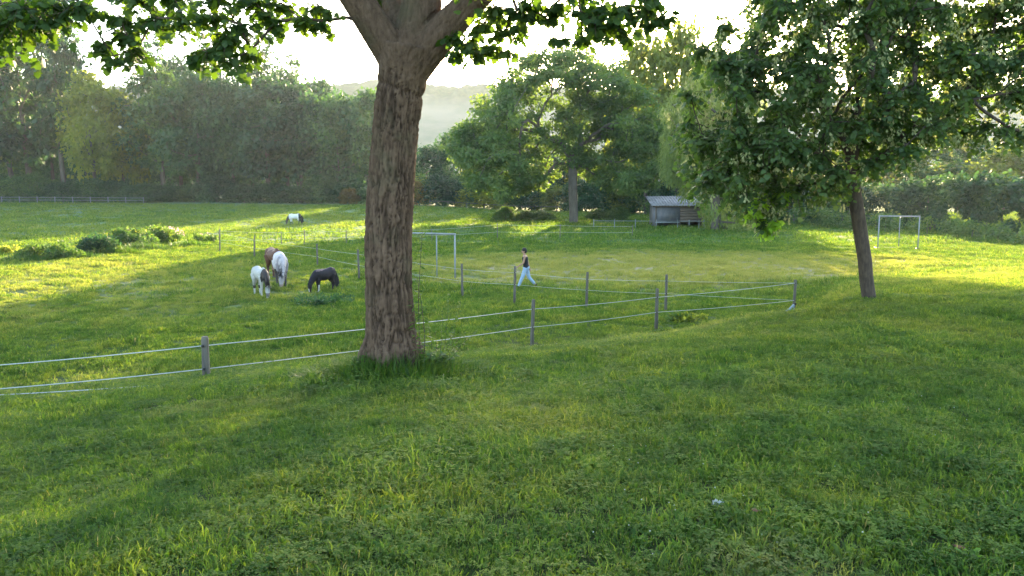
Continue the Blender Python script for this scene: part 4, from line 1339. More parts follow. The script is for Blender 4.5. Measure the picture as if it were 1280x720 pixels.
# inner fence from the corner post back to the weeds
rr_ = [(992, 390, 350, (354, 376)), (832, 389, 343, (351, 367)), (733, 386, 340, (349, 363)), (643, 381, 333, (341, 356)), (578, 370, 328, (335, 350)), (449, 350, 312, (318, 332)), (397, 334, 305, (311, 321)), (318, 321, 294, (299, 309)), (275, 314, 286, (290, 301))]
rpos = [at_px(a, b) for a, b, *_ in rr_]
print("inner posts", [tuple(round(c, 2) for c in p) for p in rpos])
rhh = [(b - t) / 1000.0 * p.y for (a, b, t, _), p in zip(rr_, rpos)]
rhh[0] = -1
rrop = [[(b - y) / 1000.0 * p.y for y in q] for (a, b, t, q), p in zip(rr_, rpos)]
fence("tape_fence", "inner paddock fence of thin dark posts from corner post back to the weeds", rpos, rhh, rrop, .095, g, .0055, sag=.015)
b_ = at_px(988, 392)
def corner_bag():
    r = empty("feed_bag", b_, 0, "pale blue grey bag slumped against the foot of the corner post", "bag")
    s = b_.y / 1000
    geo = [tube_geo([(4 * s, 0, 13 * s), (2 * s, 0, 8 * s), (-3 * s, 0, 3 * s), (-6 * s, 0, 0)], [1.6 * s, 3 * s, 3.6 * s, 2.4 * s], 10), sphere_geo((-1 * s, -.05, 2 * s), (5 * s, 3 * s, 3.4 * s))]
    me = remesh(geo, .015, 3, "bag"); 
    for p in me.polygons: p.use_smooth = True
    link("sack", me, M_BLUEG, r)
    mb = MB(); mb.tube([(5 * s, 0, 12 * s), (6 * s, 0, 14.5 * s)], [1.1 * s, 1.8 * s], 8); mb.build("tied_neck", M_INS, r)
corner_bag()
# third, farther fence crossing behind the horses
g = np.random.default_rng(82)
q3 = [(275, 312, 286), (352, 306, 288), (381, 305, 286), (433, 304, 287), (540, 302, 286), (622, 300, 280), (700, 299, 281), (790, 298, 281)]
pp = [at_px(a, b) for a, b, _ in q3]
fence("thin_wire_fence", "thin far wire fence with slender posts crossing the field behind the horses and the person", pp, [(b - t) / 1000 * p.y for (a, b, t), p in zip(q3, pp)],
      [[(b - t) / 1000 * p.y * .9, (b - t) / 1000 * p.y * .45] for (a, b, t), p in zip(q3, pp)], .07, g, .008, ins=False)
# far white rail fence, left
def rail_fence(name, label, a, b, n, h, rails, w, m, rr=.05):
    r = empty(name, a, 0, label, "fence")
    for i in range(n):
        f = i / (n - 1); x = a.x + (b.x - a.x) * f; y = a.y + (b.y - a.y) * f
        z = float(ground_s(np.array([x]), np.array([y]))[0])
        mb = MB(); mb.box((x - a.x - w / 2, y - a.y - w / 2, z - a.z - .3), (x - a.x + w / 2, y - a.y + w / 2, z - a.z + h)); mb.build("post", m, r)
        if i:
            for q in rails:
                mb = MB(); mb.tube([(px_ - a.x, py_ - a.y - w * .8, pz - a.z + q) for px_, py_, pz in ((x0, y0, z0), (x, y, z))], rr, 4); mb.build("rail", m, r)
        x0, y0, z0 = x, y, z
    return r
def gp(px, D):
    x = zx(px, D); return Vector((x, D, float(ground_s(np.array([x]), np.array([D]))[0])))
rail_fence("rail_fence", "low pale rail fence along the edge of the left wood", gp(-60, 136), gp(182, 136), 12, 1.15, (.55, 1.0), .10, M_GREYRAIL, .035)
rail_fence("rail_fence", "faint rail fence at the far field edge between the big trunk and the oak", gp(538, 137), gp(700, 132), 8, 1.1, (1.0,), .11, M_BARKF, .045)
rail_fence("rail_fence", "pale rail fence in front of the shed", gp(742, 86), gp(900, 84), 7, 1.0, (.82,), .07, M_GREYRAIL, .028)

# ------------------------------------------------------------------ goals
def goal(label, pL, pR, h, depth, g, rr=.042, dirv=None):
    r = empty("goal_frame", pL, 0, label, "goal", "football goals")
    d = (pR - pL)
    nrm = Vector((-d.y, d.x, 0)).normalized() * depth
    def T(name, pts, rad=rr):
        mb = MB(); mb.tube(pts, rad, 8); mb.build(name, M_WHITEM, r, True)
    z = Vector((0, 0, h))
    T("upright", [Vector((0, 0, -.15)), z]); T("upright", [d - Vector((0, 0, .15)), d + z])
    T("crossbar", [z - d.normalized() * rr, d + z + d.normalized() * rr], rr * 1.15)
    T("back_post", [nrm + d * .62, nrm + d * .62 + z * .95], rr * .7)
    T("roof_bar", [d * .62 + z, nrm + d * .62 + z * .95], rr * .6)
    T("ground_bar", [Vector((0, 0, .04)), nrm + Vector((0, 0, .04)), nrm + d + Vector((0, 0, .04)), d + Vector((0, 0, .04))], rr * .6)
    for q in (Vector((0, 0, 0)), d):
        mb = MB(); mb.box((q.x - .13, q.y - .13, q.z - .05), (q.x + .13, q.y + .13, q.z + .10)); mb.build("foot_plate", M_INS, r)
    return r
a, b = at_px(1097, 312), at_px(1147, 314); b.y = a.y - .6; b.z = a.z
b.x = zx(1148, b.y)
goal("white goal frame on the right, in front of the hedge", a, b, (312 - 271) / 1000 * a.y, 1.2, g)
b = at_px(569, 351)
a = gp(482, b.y + 1.1)
goal("pale goal frame half hidden behind the big trunk", a, b, (351 - 292) / 1000 * b.y, 1.0, g, .042)

# ------------------------------------------------------------------ shed
def shed():
    b = at_px(818.5, 284)
    s = b.y / 1000
    r = empty("field_shed", b, 0, "field shed with pale iron roof, blue grey left wall and dark plank right half", "shed")
    W, H, Dp = 62 * s, 27 * s, 3.6
    fx = 31 * s
    def bx(name, a, c, m): mb = MB(); mb.box(a, c); return mb.build(name, m, r)
    bx("left_wall", (0, 0, 6.5 * s), (fx, .06, H), M_WALLB)
    for k in range(6):
        x = fx * (k + .5) / 6
        bx("wall_rib", (x - .02, -.03, 9 * s), (x + .02, -.002, H - .05), M_WALLB)
    for k in range(6):
        z0 = 6 * s + k * (H - 6 * s) / 6
        bx("plank", (fx + .03, .02 * (k % 2), z0 + .015), (W, .05 + .02 * (k % 2), z0 + (H - 6 * s) / 6 - .015), M_PLANK)
    bx("side_wall", (0, .07, 0), (.06, Dp, H), M_WALLB); bx("side_wall", (W - .06, .09, 0), (W, Dp, H), M_PLANK)
    bx("back_wall", (.07, Dp - .06, 0), (W - .07, Dp, H + .45), M_PLANK)
    for x in (.02, fx - .04, fx + 11 * s, W - .14): bx("post", (x, -.07, -.1), (x + .12, -.005 + .0, H * (.34 if x > 1 else 1)), M_PLANK if x < fx + .1 else M_WHITEM)
    bx("kick_rail", (0, -.09, 5.4 * s), (fx, -.075, 6.6 * s), M_WHITEM)
    # corrugated roof, falling to the front
    n = 90
    xs = np.linspace(-.5, W + .5, n * 2)
    V = []
    for (y, z) in ((-.45, H + .02), (Dp * .5, H + .55), (Dp + .2, H + 1.0)):
        for x_ in xs: V.append((x_, y, z + .035 * math.sin(x_ * 2 * math.pi / .32)))
    for (y, z) in ((-.45, H - .03), (Dp + .2, H + .94)):
        for x_ in xs: V.append((x_, y, z + .035 * math.sin(x_ * 2 * math.pi / .32)))
    m = len(xs); Q = []
    for k in range(2):
        for i in range(m - 1): Q.append((k * m + i, k * m + i + 1, (k + 1) * m + i + 1, (k + 1) * m + i))
    for i in range(m - 1):
        Q.append((3 * m + i, 4 * m + i, 4 * m + i + 1, 3 * m + i + 1)); Q.append((i, 3 * m + i, 3 * m + i + 1, i + 1))
    link("roof", mesh_np("roof", np.array(V), np.array(Q)), M_ROOF, r)
    bx("roof_beam", (-.3, -.3, H - .16), (W + .3, -.2, H - .04), M_PLANK)
shed()

# ------------------------------------------------------------------ horses
def limb(pts, rads, n=12): return tube_geo(pts, rads, n)

def coat_mesh(geo, voxel, colf, smooth=4):
    me = remesh(geo, voxel, smooth)
    nv = len(me.vertices)
    V = np.empty(nv * 3, np.float32); me.vertices.foreach_get("co", V); V = V.reshape(-1, 3)
    c = colf(V.astype(float))
    at = me.attributes.new("col", 'FLOAT_COLOR', 'POINT')
    at.data.foreach_set("color", np.c_[c, np.ones(nv)].astype(np.float32).ravel())
    me.polygons.foreach_set("use_smooth", np.ones(len(me.polygons), bool))
    return me

def horse(name, label, cat, loc, heading, H, colf, mane_m, tail_m, stocky=1.0, hx=.0, stride=(0, 0, 0, 0), group="horses and ponies grazing in the field"):
    """faces +x, withers H; head down to graze; heading rotates about z"""
    s = H / 1.5
    k = stocky
    r = empty(name, loc, heading, label, cat, group)
    S = lambda *p: tuple(np.array(p) * s)
    G = []
    # trunk of the body: rump, barrel, deep chest
    bod = [(-.80, 0, 1.20), (-.72, 0, 1.22), (-.55, 0, 1.22), (-.30, 0, 1.14), (0, 0, 1.09), (.28, 0, 1.10), (.50, 0, 1.13), (.66, 0, 1.12), (.74, 0, 1.10)]
    br = [.12, .22, .275, .285, .305, .30, .275, .22, .12]
    V, Q, T = tube_geo([S(*p) for p in bod], [q * s * k for q in br], 20)
    V[:, 1] *= .86
    V[:, 2] = np.where(V[:, 2] > 1.12 * s, 1.12 * s + (V[:, 2] - 1.12 * s) * .98, V[:, 2])
    G.append((V, Q, T))
    G.append(sphere_geo(S(.42, 0, 1.36), S(.20, .08, .12)))           # withers
    G.append(sphere_geo(S(-.58, .11, 1.16), S(.24, .17, .28))); G.append(sphere_geo(S(-.58, -.11, 1.16), S(.24, .17, .28)))
    # neck and head reaching the grass
    nk = [(.48, 0, 1.22), (.68, 0, 1.10), (.88, 0 + hx * .3, .92), (1.04, hx * .6, .70), (1.12, hx * .8, .52)]
    V, Q, T = tube_geo([S(*p) for p in nk], [q * s * k for q in (.24, .235, .185, .145, .12)], 16)
    V[:, 1] = (V[:, 1]) * .72
    G.append((V, Q, T))
    G.append(limb([S(1.10, hx * .8, .56), S(1.13, hx * .9, .40), S(1.14, hx, .24), S(1.13, hx, .10), S(1.12, hx, .05)], [q * s * (.5 + .5 * k) for q in (.115, .12, .085, .068, .05)], 14))
    for sg in (-1, 1):
        G.append(sphere_geo(S(1.10, hx * .85 + sg * .06, .40), S(.08, .05, .10)))
    # legs
    for sg in (-1, 1):
        y = .15 * sg
        d = stride[0 if sg > 0 else 1]
        G.append(limb([S(.50, y, 1.05), S(.50, y * .95, .80), S(.50 + d * .4, y * .8, .56), S(.50 + d * .45, y * .8, .48), S(.50 + d * .7, y * .78, .30), S(.50 + d * .85, y * .78, .14), S(.53 + d, y * .78, .06), S(.55 + d, y * .78, .0)],
                      [q * s for q in (.135, .11, .068, .066, .046, .052, .05, .062)], 12))
        d = stride[2 if sg > 0 else 3]
        G.append(limb([S(-.56, y, 1.10), S(-.50, y, .86), S(-.53 + d * .2, y * .9, .72), S(-.68 + d * .4, y * .8, .56), S(-.69 + d * .5, y * .8, .47), S(-.65 + d * .8, y * .78, .28), S(-.64 + d * .9, y * .78, .13), S(-.60 + d, y * .78, .06), S(-.58 + d, y * .78, .0)],
                      [q * s for q in (.19, .15, .115, .075, .068, .05, .056, .054, .064)], 12))
    me = coat_mesh(G, .022 * s if s > .8 else .02, lambda V: colf(V / s), 4)
    body = link("body", me, M_COAT, r)
    # hooves
    for sg in (-1, 1):
        y = .15 * sg * .78
        for xx in (.56 + stride[0 if sg > 0 else 1], -.57 + stride[2 if sg > 0 else 3]):
            mb = MB(); mb.tube([S(xx, y, -.01), S(xx - .02, y, .07)], [.075 * s, .058 * s], 10); mb.build("hoof", M_HOOF, r, True)
    # ears
    for sg in (-1, 1):
        mb = MB(); mb.tube([S(1.08, hx * .8 + .055 * sg, .58), S(1.13, hx * .8 + .075 * sg, .65), S(1.16, hx * .8 + .08 * sg, .72)], [.03 * s, .032 * s, .004 * s], 7); mb.build("ear", mane_m, r, True)
        e = sphere_geo(S(1.17, hx * .9 + .085 * sg, .43), S(.022, .018, .022), 8, 6); mb = MB(); mb.add(*e); mb.build("eye", M_INS, r, True)
    # mane: many hair ribbons falling from the crest
    gg = np.random.default_rng(int(abs(loc.x * 100)))
    def hair(name, roots, dirs, ln, wd, m, n):
        V, F = [], []
        for i in range(n):
            f = gg.random() * (len(roots) - 1); a = int(f); f -= a
            p = np.array(roots[a]) * (1 - f) + np.array(roots[min(a + 1, len(roots) - 1)]) * f + gg.normal(size=3) * .015
            d = np.array(dirs) * (1, 1 if i % 3 else -1, 1) + gg.normal(size=3) * .16
            L = ln * gg.uniform(.6, 1.15); w = wd * gg.uniform(.6, 1.3)
            sd = unit(np.cross(d, (0.3, 1, .1)))
            b = len(V)
            V += [p - sd * w, p + sd * w, p + d * L * .5 - sd * w, p + d * L * .5 + sd * w, p + d * L + (0, 0, -.1 * L)]
            F.append((b, b + 1, b + 3, b + 2)); F.append((b + 2, b + 3, b + 4, b + 4))
        V = np.array(V) * s
        q = np.array([f for f in F[::2]]); t = np.array([f[:3] for f in F[1::2]])
        link(name, mesh_np(name, V, [q, t]), m, r)
    hair("mane", [(.52, 0, 1.42 * 1.0), (.72, 0, 1.29), (.95, hx * .4, 1.10), (1.13, hx * .7, .82), (1.21, hx * .8, .60)], (-.10, .55, -.8), .26, .028, mane_m, 260)
    hair("forelock", [(1.18, hx * .8, .62), (1.20, hx * .8, .58)], (.12, .1, -.9), .18, .02, mane_m, 30)
    hair("tail", [(-.90, 0, 1.24), (-.93, 0, 1.05), (-.93, 0, .9)], (-.06, .02, -1), .62, .03, tail_m, 200)
    return r

def colmix(V, base, patches, seed=0, sock=None, blaze=None):
    c = np.tile(np.array(base), (len(V), 1))
    n = fbm(V[:, 0] * 2.2, V[:, 1] * 2.2, V[:, 2] * 2.2, 3, seed)
    for test, col in patches:
        m = test(V, n); c[m] = col
    return c * (1 + .10 * fbm(V[:, 0] * 7, V[:, 1] * 7, V[:, 2] * 7, 2, 3)[:, None])
WH, DK, GR, LG = (.42, .41, .39), (.045, .035, .035), (.16, .14, .15), (.42, .38, .40)
D90 = math.pi
def toward_cam(p, off): return math.atan2(-p.y, -p.x) + off
p = at_px(327, 372)
horse("pony", "pied pony with white body and dark neck grazing head on, leftmost of the horses", "pony", p, toward_cam(p, .30), 1.22,
      lambda V: colmix(V, WH, [(lambda V, n: (V[:, 0] > .60) & (V[:, 2] > .66) & (n > -.45), DK), (lambda V, n: (V[:, 0] > 1.0) & (V[:, 2] < .30) & (V[:, 2] > .14), GR), (lambda V, n: (V[:, 2] < .5) & (V[:, 0] < .9) & (V[:, 2] > .25) & (n > .1), DK)], 5), M_HAIRK, M_HAIRK, 1.0, -.05, (.12, -.10, .1, -.05))
p = at_px(352, 359)
horse("horse", "pale grey horse with dark legs grazing head on, in front of the chestnut one", "horse", p, toward_cam(p, .10), 1.50,
      lambda V: colmix(V, LG, [(lambda V, n: (V[:, 0] < -.1) & (V[:, 2] > .8), (.55, .50, .52)), (lambda V, n: (V[:, 2] < .72) & (V[:, 0] < .85), (.06, .05, .055)), (lambda V, n: (V[:, 0] > .55) & (V[:, 2] > .7) & (n > .02), (.24, .22, .25)), (lambda V, n: (V[:, 0] > 1.0) & (V[:, 2] < .22), (.35, .26, .25))], 8), M_HAIRG, M_HAIRK, 1.05, -.12, (.05, -.05, .0, -.05))
p = at_px(344, 349.5)
horse("horse", "chestnut horse mostly hidden behind the pale grey horse", "horse", p, toward_cam(p, .28), 1.50,
      lambda V: colmix(V, (.11, .048, .032), [(lambda V, n: V[:, 2] < .55, (.08, .04, .03)), (lambda V, n: n > .32, (.26, .15, .10))], 12), M_HAIRR, M_HAIRR, 1.0, .05, (.0, .05, .0, -.05))
p = at_px(406, 366)
horse("pony", "small black pony with one white foreleg grazing side on", "pony", p, math.pi + .90, .98,
      lambda V: colmix(V, (.016, .012, .016), [(lambda V, n: (V[:, 2] < .50) & (V[:, 0] > .3) & (V[:, 0] < .9) & (V[:, 1] > 0), WH), (lambda V, n: (V[:, 0] > 1.06) & (V[:, 2] < .3) & (V[:, 2] > .1) & (np.abs(V[:, 1]) < .05), WH), (lambda V, n: (V[:, 2] > 1.34) & (n > .1), (.13, .09, .09))], 14), M_HAIRK, M_HAIRK, 1.26, .0, (.06, -.08, .10, -.10))
p = at_px(369, 282)
horse("pony", "distant white bodied pony with dark head and rump, near the far fence", "pony", p, math.pi - .12, 1.28,
      lambda V: colmix(V, (.58, .58, .58), [(lambda V, n: (V[:, 0] > .78), (.04, .045, .045)), (lambda V, n: (V[:, 0] < -.55 - .1 * n), (.035, .045, .04)), (lambda V, n: (V[:, 2] < .45), (.07, .07, .06))], 16), M_HAIRK, M_HAIRK, 1.1, .0, (.08, -.06, .16, -.16))

# ------------------------------------------------------------------ person
def person():
    p = at_px(657, 361)
    r = empty("person", p, 0, "person in a black sleeveless top and light blue jeans walking left across the pitch", "person")
    # faces -x (walks to the left), slightly away from the camera; z up
    ht = 1.70
    Y = 0.0
    G = []
    hip, chest, neck = (0.02, 0, .93), (-.03, 0, 1.30), (-.05, 0, 1.46)
    def lm(pts, rr, n=12, sq=None):
        V, Q, T = tube_geo(pts, rr, n); return (V, Q, T)
    torso = lm([(.03, 0, .84), (.02, 0, .93), (.0, 0, 1.06), (-.02, 0, 1.20), (-.035, 0, 1.33), (-.04, 0, 1.42), (-.045, 0, 1.45)], [.11, .135, .115, .13, .145, .10, .06], 18)
    torso[0][:, 1] *= 1.18; torso[0][:, 0] = (torso[0][:, 0]) * .86
    shL, shR = (-.04, -.19, 1.385), (-.03, .19, 1.385)
    legF = [(.0, -.09, .90), (-.14, -.09, .50), (-.17, -.09, .44), (-.30, -.09, .12), (-.33, -.09, .07)]
    legB = [(.03, .09, .90), (.13, .09, .52), (.16, .09, .46), (.40, .09, .19), (.44, .09, .15)]
    lr = [.085, .062, .058, .042, .038]
    armF = [shL, (-.10, -.22, 1.13), (-.14, -.22, 1.10), (-.34, -.20, .96)]
    armB = [shR, (.10, .22, 1.14), (.11, .22, 1.11), (.17, .21, .87)]
    ar = [.048, .038, .037, .026]
    G += [torso, lm([(-.045, 0, 1.40), (-.055, 0, 1.50), (-.06, 0, 1.56)], [.06, .052, .05]), sphere_geo((-.07, 0, 1.62), (.093, .075, .115), 16, 12)]
    G += [sphere_geo(q, .055) for q in (shL, shR)]
    G += [lm([(-.04, -.02, 1.40), shL], [.06, .052]), lm([(-.03, .02, 1.40), shR], [.06, .052])]
    # face: nose, brow, chin, ears
    G += [sphere_geo((-.165, 0, 1.605), (.02, .013, .022), 8, 6), sphere_geo((-.145, 0, 1.555), (.03, .03, .022), 8, 6), sphere_geo((-.06, -.078, 1.61), (.02, .012, .03), 8, 6), sphere_geo((-.06, .078, 1.61), (.02, .012, .03), 8, 6)]
    for L in (legF, legB): G.append(lm(L, lr))
    for A_, sgn in ((armF, -1), (armB, 1)):
        G.append(lm(A_, ar))
        w = np.array(A_[-1]); d = unit(w - np.array(A_[-2]))
        n_ = np.array([0, 1.0, 0]); sd = unit(np.cross(d, n_))
        G.append(lm([w - d * .01, w + d * .05, w + d * .085], [.026, .034, .028], 10))
        for i, (off, ln) in enumerate(((-.026, .065), (-.009, .078), (.009, .072), (.026, .055))):
            a = w + d * .08 + sd * off
            G.append(lm([a, a + d * ln * .55, a + d * ln * .95 + n_ * sgn * -.018], [.0105, .0095, .008], 7))
        a = w + d * .02 - sd * .026
        G.append(lm([a, a + d * .035 - sd * .024, a + d * .07 - sd * .03], [.012, .011, .009], 7))
    me = remesh(G, .0085, 2)
    for q in me.polygons: q.use_smooth = True
    link("body", me, M_SKIN, r)
    for sg in (-1, 1):
        mb = MB(); mb.add(*sphere_geo((-.148, .032 * sg, 1.628), (.010, .012, .008), 8, 6)); mb.build("eye", M_INS, r, True)
    mb = MB(); mb.add(*sphere_geo((-.157, 0, 1.573), (.008, .024, .006), 8, 6)); mb.build("mouth", M_DEADL, r, True)
    # clothes
    tv = lm([(.03, 0, .90), (.02, 0, .96), (.0, 0, 1.06), (-.02, 0, 1.20), (-.035, 0, 1.33), (-.04, 0, 1.40)], [.145, .148, .130, .145, .158, .105], 18)
    tv[0][:, 1] *= 1.18; tv[0][:, 0] *= .86
    me = remesh([tv, lm([(-.04, -.10, 1.36), (-.045, -.105, 1.43)], [.04, .03]), lm([(-.04, .10, 1.36), (-.045, .105, 1.43)], [.04, .03])], .012, 3)
    for q in me.polygons: q.use_smooth = True
    link("sleeveless_top", me, M_VEST, r)
    hp = lm([(.03, 0, .82), (.025, 0, .90), (.02, 0, .955)], [.125, .148, .138], 18); hp[0][:, 1] *= 1.15
    js = [hp] + [lm([L[0], L[1], L[2], L[3]], [.104, .080, .074, .056]) for L in (legF, legB)]
    me = remesh(js, .012, 3)
    for q in me.polygons: q.use_smooth = True
    link("jeans", me, M_JEANS, r)
    me = remesh([sphere_geo((-.055, 0, 1.665), (.108, .096, .10), 16, 12), sphere_geo((-.02, 0, 1.61), (.085, .088, .09), 16, 12)], .011, 2)
    for q in me.polygons: q.use_smooth = True
    link("hair", me, M_HAIRK, r)
    def shoe(a, toe, up):
        a = np.array(a); t = a + np.array(toe)
        me = remesh([lm([a + (.04, 0, -.0), a, a * .5 + t * .5, t], [.045, .052, .045, .036], 10), lm([a, a + np.array(up)], [.048, .045], 10)], .011, 2)
        for q in me.polygons: q.use_smooth = True
        link("shoe", me, M_SHOE, r)
    shoe((-.33, -.09, .055), (-.17, 0, .02), (.02, 0, .07))
    shoe((.46, .09, .13), (-.07, 0, -.12), (-.02, 0, .05))
person()

# ------------------------------------------------------------------ small things on the near grass
def litter():
    p = at_px(897, 640)
    n = 7
    V = []; Q = []
    for i in range(n):
        for j in range(n):
            u, v = i / (n - 1) - .5, j / (n - 1) - .5
            V.append((u * .055, v * .035, .035 + .012 * math.sin(u * 9 + v * 5) + .010 * math.cos(v * 12)))
    V += [(x, y, z - .002) for x, y, z in V]
    m = n * n
    for i in range(n - 1):
        for j in range(n - 1):
            a = i * n + j; Q += [(a, a + n, a + n + 1, a + 1), (m + a, m + a + 1, m + a + n + 1, m + a + n)]
    for i in range(n - 1):
        Q += [(i, i + 1, m + i + 1, m + i), (m - n + i, m + m - n + i, m + m - n + i + 1, m - n + i + 1)]
    tag(link("paper_scrap", mesh_np("paper_scrap", np.array(V), np.array(Q)), M_PAPER, None, p), "small crumpled white paper scrap on the grass, lower right", "litter")
litter()
def dead_leaf():
    for px, py, lab in ((938, 652, "small reddish dead leaf on the grass just right of the white paper scrap"), (1192, 700, "small reddish dead leaf beside the bright broad leaf at the bottom right")):
        p = at_px(px, py); p.z += .045
        V, F = LEAF_LOBED
        V = np.vstack([V, V - (0, 0, .02)]); m = len(LEAF_LOBED[0])
        F = np.vstack([F, F[:, ::-1] + m])
        tag(link("dead_leaf", mesh_np("dead_leaf", V * .055, F), M_DEADL, None, p), lab, "leaf", "dead leaves on the grass")
dead_leaf()
g = np.random.default_rng(91)
def broadleaf(px, py, label, size, n, mat=M_BRIGHT):
    p = at_px(px, py); p.z += .01
    r = empty("broadleaf_weed", p, 0, label, "weed", "broad leaved weeds in the lawn")
    for k in range(n):
        a = k * 2.4 + g.random(); L = size * g.uniform(.7, 1.1)
        ns = 7; V = []; Q = []
        d = np.array([math.cos(a), math.sin(a), 0]); sd = np.array([-d[1], d[0], 0])
        for i in range(ns):
            f = i / (ns - 1); w = L * .22 * math.sin(math.pi * min(1, .08 + f * .92)) ** .7 * (1 + .25 * math.sin(i * 2.9))
            c = d * L * f * .75 + np.array([0, 0, L * (1.25 * f - .55 * f * f)])
            V += [c - sd * w, c - np.array([0, 0, .006]), c + sd * w]
        for i in range(ns - 1):
            b = i * 3; Q += [(b, b + 1, b + 4, b + 3), (b + 1, b + 2, b + 5, b + 4)]
        link("leaf", mesh_np("leaf", np.array(V), np.array(Q), {"tone": np.full(len(V), g.random())}, True), mat, r)
broadleaf(1210, 712, "bright yellow green broad leaf weed at the bottom right corner", .075, 4)
broadleaf(1094, 628, "pale broad leaf weed in the lawn right of the paper scrap", .055, 5, M_WEED2)
broadleaf(640, 628, "small broad leaf weed left of centre in the near lawn", .055, 4, M_WEED2)
broadleaf(369, 642, "small broad leaf weed in the lawn below the big trunk", .05, 4, M_WEED2)
broadleaf(1262, 620, "small broad leaf weed at the right edge of the lawn", .05, 4, M_WEED2)

# ------------------------------------------------------------------ grass: tufts instanced on points
def tuft_mesh(name, n, rad, h, w, g, kind='blade'):
    Vs, Q, T, tone = [], [], [], []
    if kind == 'clover':
        P_, A, Nn, S, tn = [], [], [], [], []
        for i in range(n):
            c = np.array([g.normal() * rad * .5, g.normal() * rad * .5, h * g.uniform(.3, 1)])
            a0 = g.random() * 6.28; tt = g.random() * .9
            for k in range(3):
                P_.append(c); A.append((math.cos(a0 + k * 2.1), math.sin(a0 + k * 2.1), g.normal() * .15)); Nn.append((g.normal() * .2, g.normal() * .2, 1)); S.append(w * g.uniform(.7, 1.2)); tn.append(tt)
        W, F, t2 = scatter((np.array([(0, 0, 0), (.7, .5, .03), (1, 0, -.05), (.7, -.5, .03)]), np.array([(0, 1, 3), (1, 2, 3)])), np.array(P_), np.array(A, float), np.array(Nn, float), np.array(S), np.array(tn))
        return mesh_np(name, W, F, {"tone": t2})
    a = g.random(n) * 2 * np.pi; q = np.sqrt(g.random(n)) * rad
    b = np.stack([np.cos(a) * q, np.sin(a) * q, np.full(n, -.015)], 1)
    hh = h * (.4 + .85 * g.random(n))
    d = g.normal(size=(n, 2)) * .5 + np.stack([np.cos(a), np.sin(a)], 1) * .25
    side = unit(np.c_[g.normal(size=(n, 2)), np.zeros(n)])
    dl = np.linalg.norm(d, axis=1)
    m = b + np.c_[d * hh[:, None] * .38, hh * .62]
    t = b + np.c_[d * hh[:, None] * 1.05, hh * np.clip(1.02 - .42 * dl, .3, 1)]
    ww = w * (.6 + .7 * g.random(n))[:, None]
    V = np.stack([b - side * ww * .7, b + side * ww * .7, m - side * ww, m + side * ww, t], 1).reshape(-1, 3)
    k = np.arange(n)[:, None] * 5
    tn = np.clip(g.random(n), 0, 1)
    return mesh_np(name, V, [k + np.array([[0, 1, 3, 2]]), k + np.array([[2, 3, 4]])], {"tone": np.repeat(tn, 5)})

def grass_layer(name, label, pts, rot, scl, dry, tufts, mat):
    coll = bpy.data.collections.new(name + "_tufts")
    for i, me in enumerate(tufts):
        me.materials.append(mat)
        coll.objects.link(bpy.data.objects.new("tuft", me))
    me = bpy.data.meshes.new(name)
    me.vertices.add(len(pts)); me.vertices.foreach_set("co", pts.astype(np.float32).ravel())
    for nm, a, ty in (("dry", dry, 'FLOAT'), ("scl", scl, 'FLOAT'), ("idx", rng.integers(0, len(tufts), len(pts)), 'INT')):
        at = me.attributes.new(nm, ty, 'POINT'); at.data.foreach_set("value", np.asarray(a, np.int32 if ty == 'INT' else np.float32))
    at = me.attributes.new("rot", 'FLOAT_VECTOR', 'POINT'); at.data.foreach_set("vector", rot.astype(np.float32).ravel())
    o = link(name, me)
    ng = bpy.data.node_groups.new(name, 'GeometryNodeTree')
    ng.interface.new_socket("Geometry", in_out='INPUT', socket_type='NodeSocketGeometry')
    ng.interface.new_socket("Geometry", in_out='OUTPUT', socket_type='NodeSocketGeometry')
    N, L = ng.nodes, ng.links
    gi, go = N.new("NodeGroupInput"), N.new("NodeGroupOutput")
    ci = N.new("GeometryNodeCollectionInfo"); ci.inputs["Collection"].default_value = coll
    ci.inputs["Separate Children"].default_value = True; ci.inputs["Reset Children"].default_value = True
    ip = N.new("GeometryNodeInstanceOnPoints"); ip.inputs["Pick Instance"].default_value = True
    def na(nm, ty):
        a = N.new("GeometryNodeInputNamedAttribute"); a.data_type = ty; a.inputs["Name"].default_value = nm
        return a.outputs["Attribute"]
    L.new(gi.outputs[0], ip.inputs["Points"]); L.new(ci.outputs[0], ip.inputs["Instance"])
    L.new(na("idx", 'INT'), ip.inputs["Instance Index"])
    e2r = N.new("FunctionNodeEulerToRotation"); L.new(na("rot", 'FLOAT_VECTOR'), e2r.inputs[0]); L.new(e2r.outputs[0], ip.inputs["Rotation"])
    L.new(na("scl", 'FLOAT'), ip.inputs["Scale"])
    L.new(ip.outputs[0], go.inputs[0])
    md = o.modifiers.new("scatter", 'NODES'); md.node_group = ng
    me.materials.append(mat)
    return tag(o, label, "grass", kind='stuff')

def sample(y0, y1, dens, g, margin=1.12, pad=1.0):
    """points in the view wedge (and a step either side)"""
    area = lambda: None
    n = int(dens * .64 * margin * (y1**2 - y0**2) + dens * 2 * pad * (y1 - y0))
    y = np.sqrt(g.random(n) * (y1**2 - y0**2) + y0**2)
    x = (g.random(n) * 2 - 1) * (.64 * margin * y + pad)
    return x, y

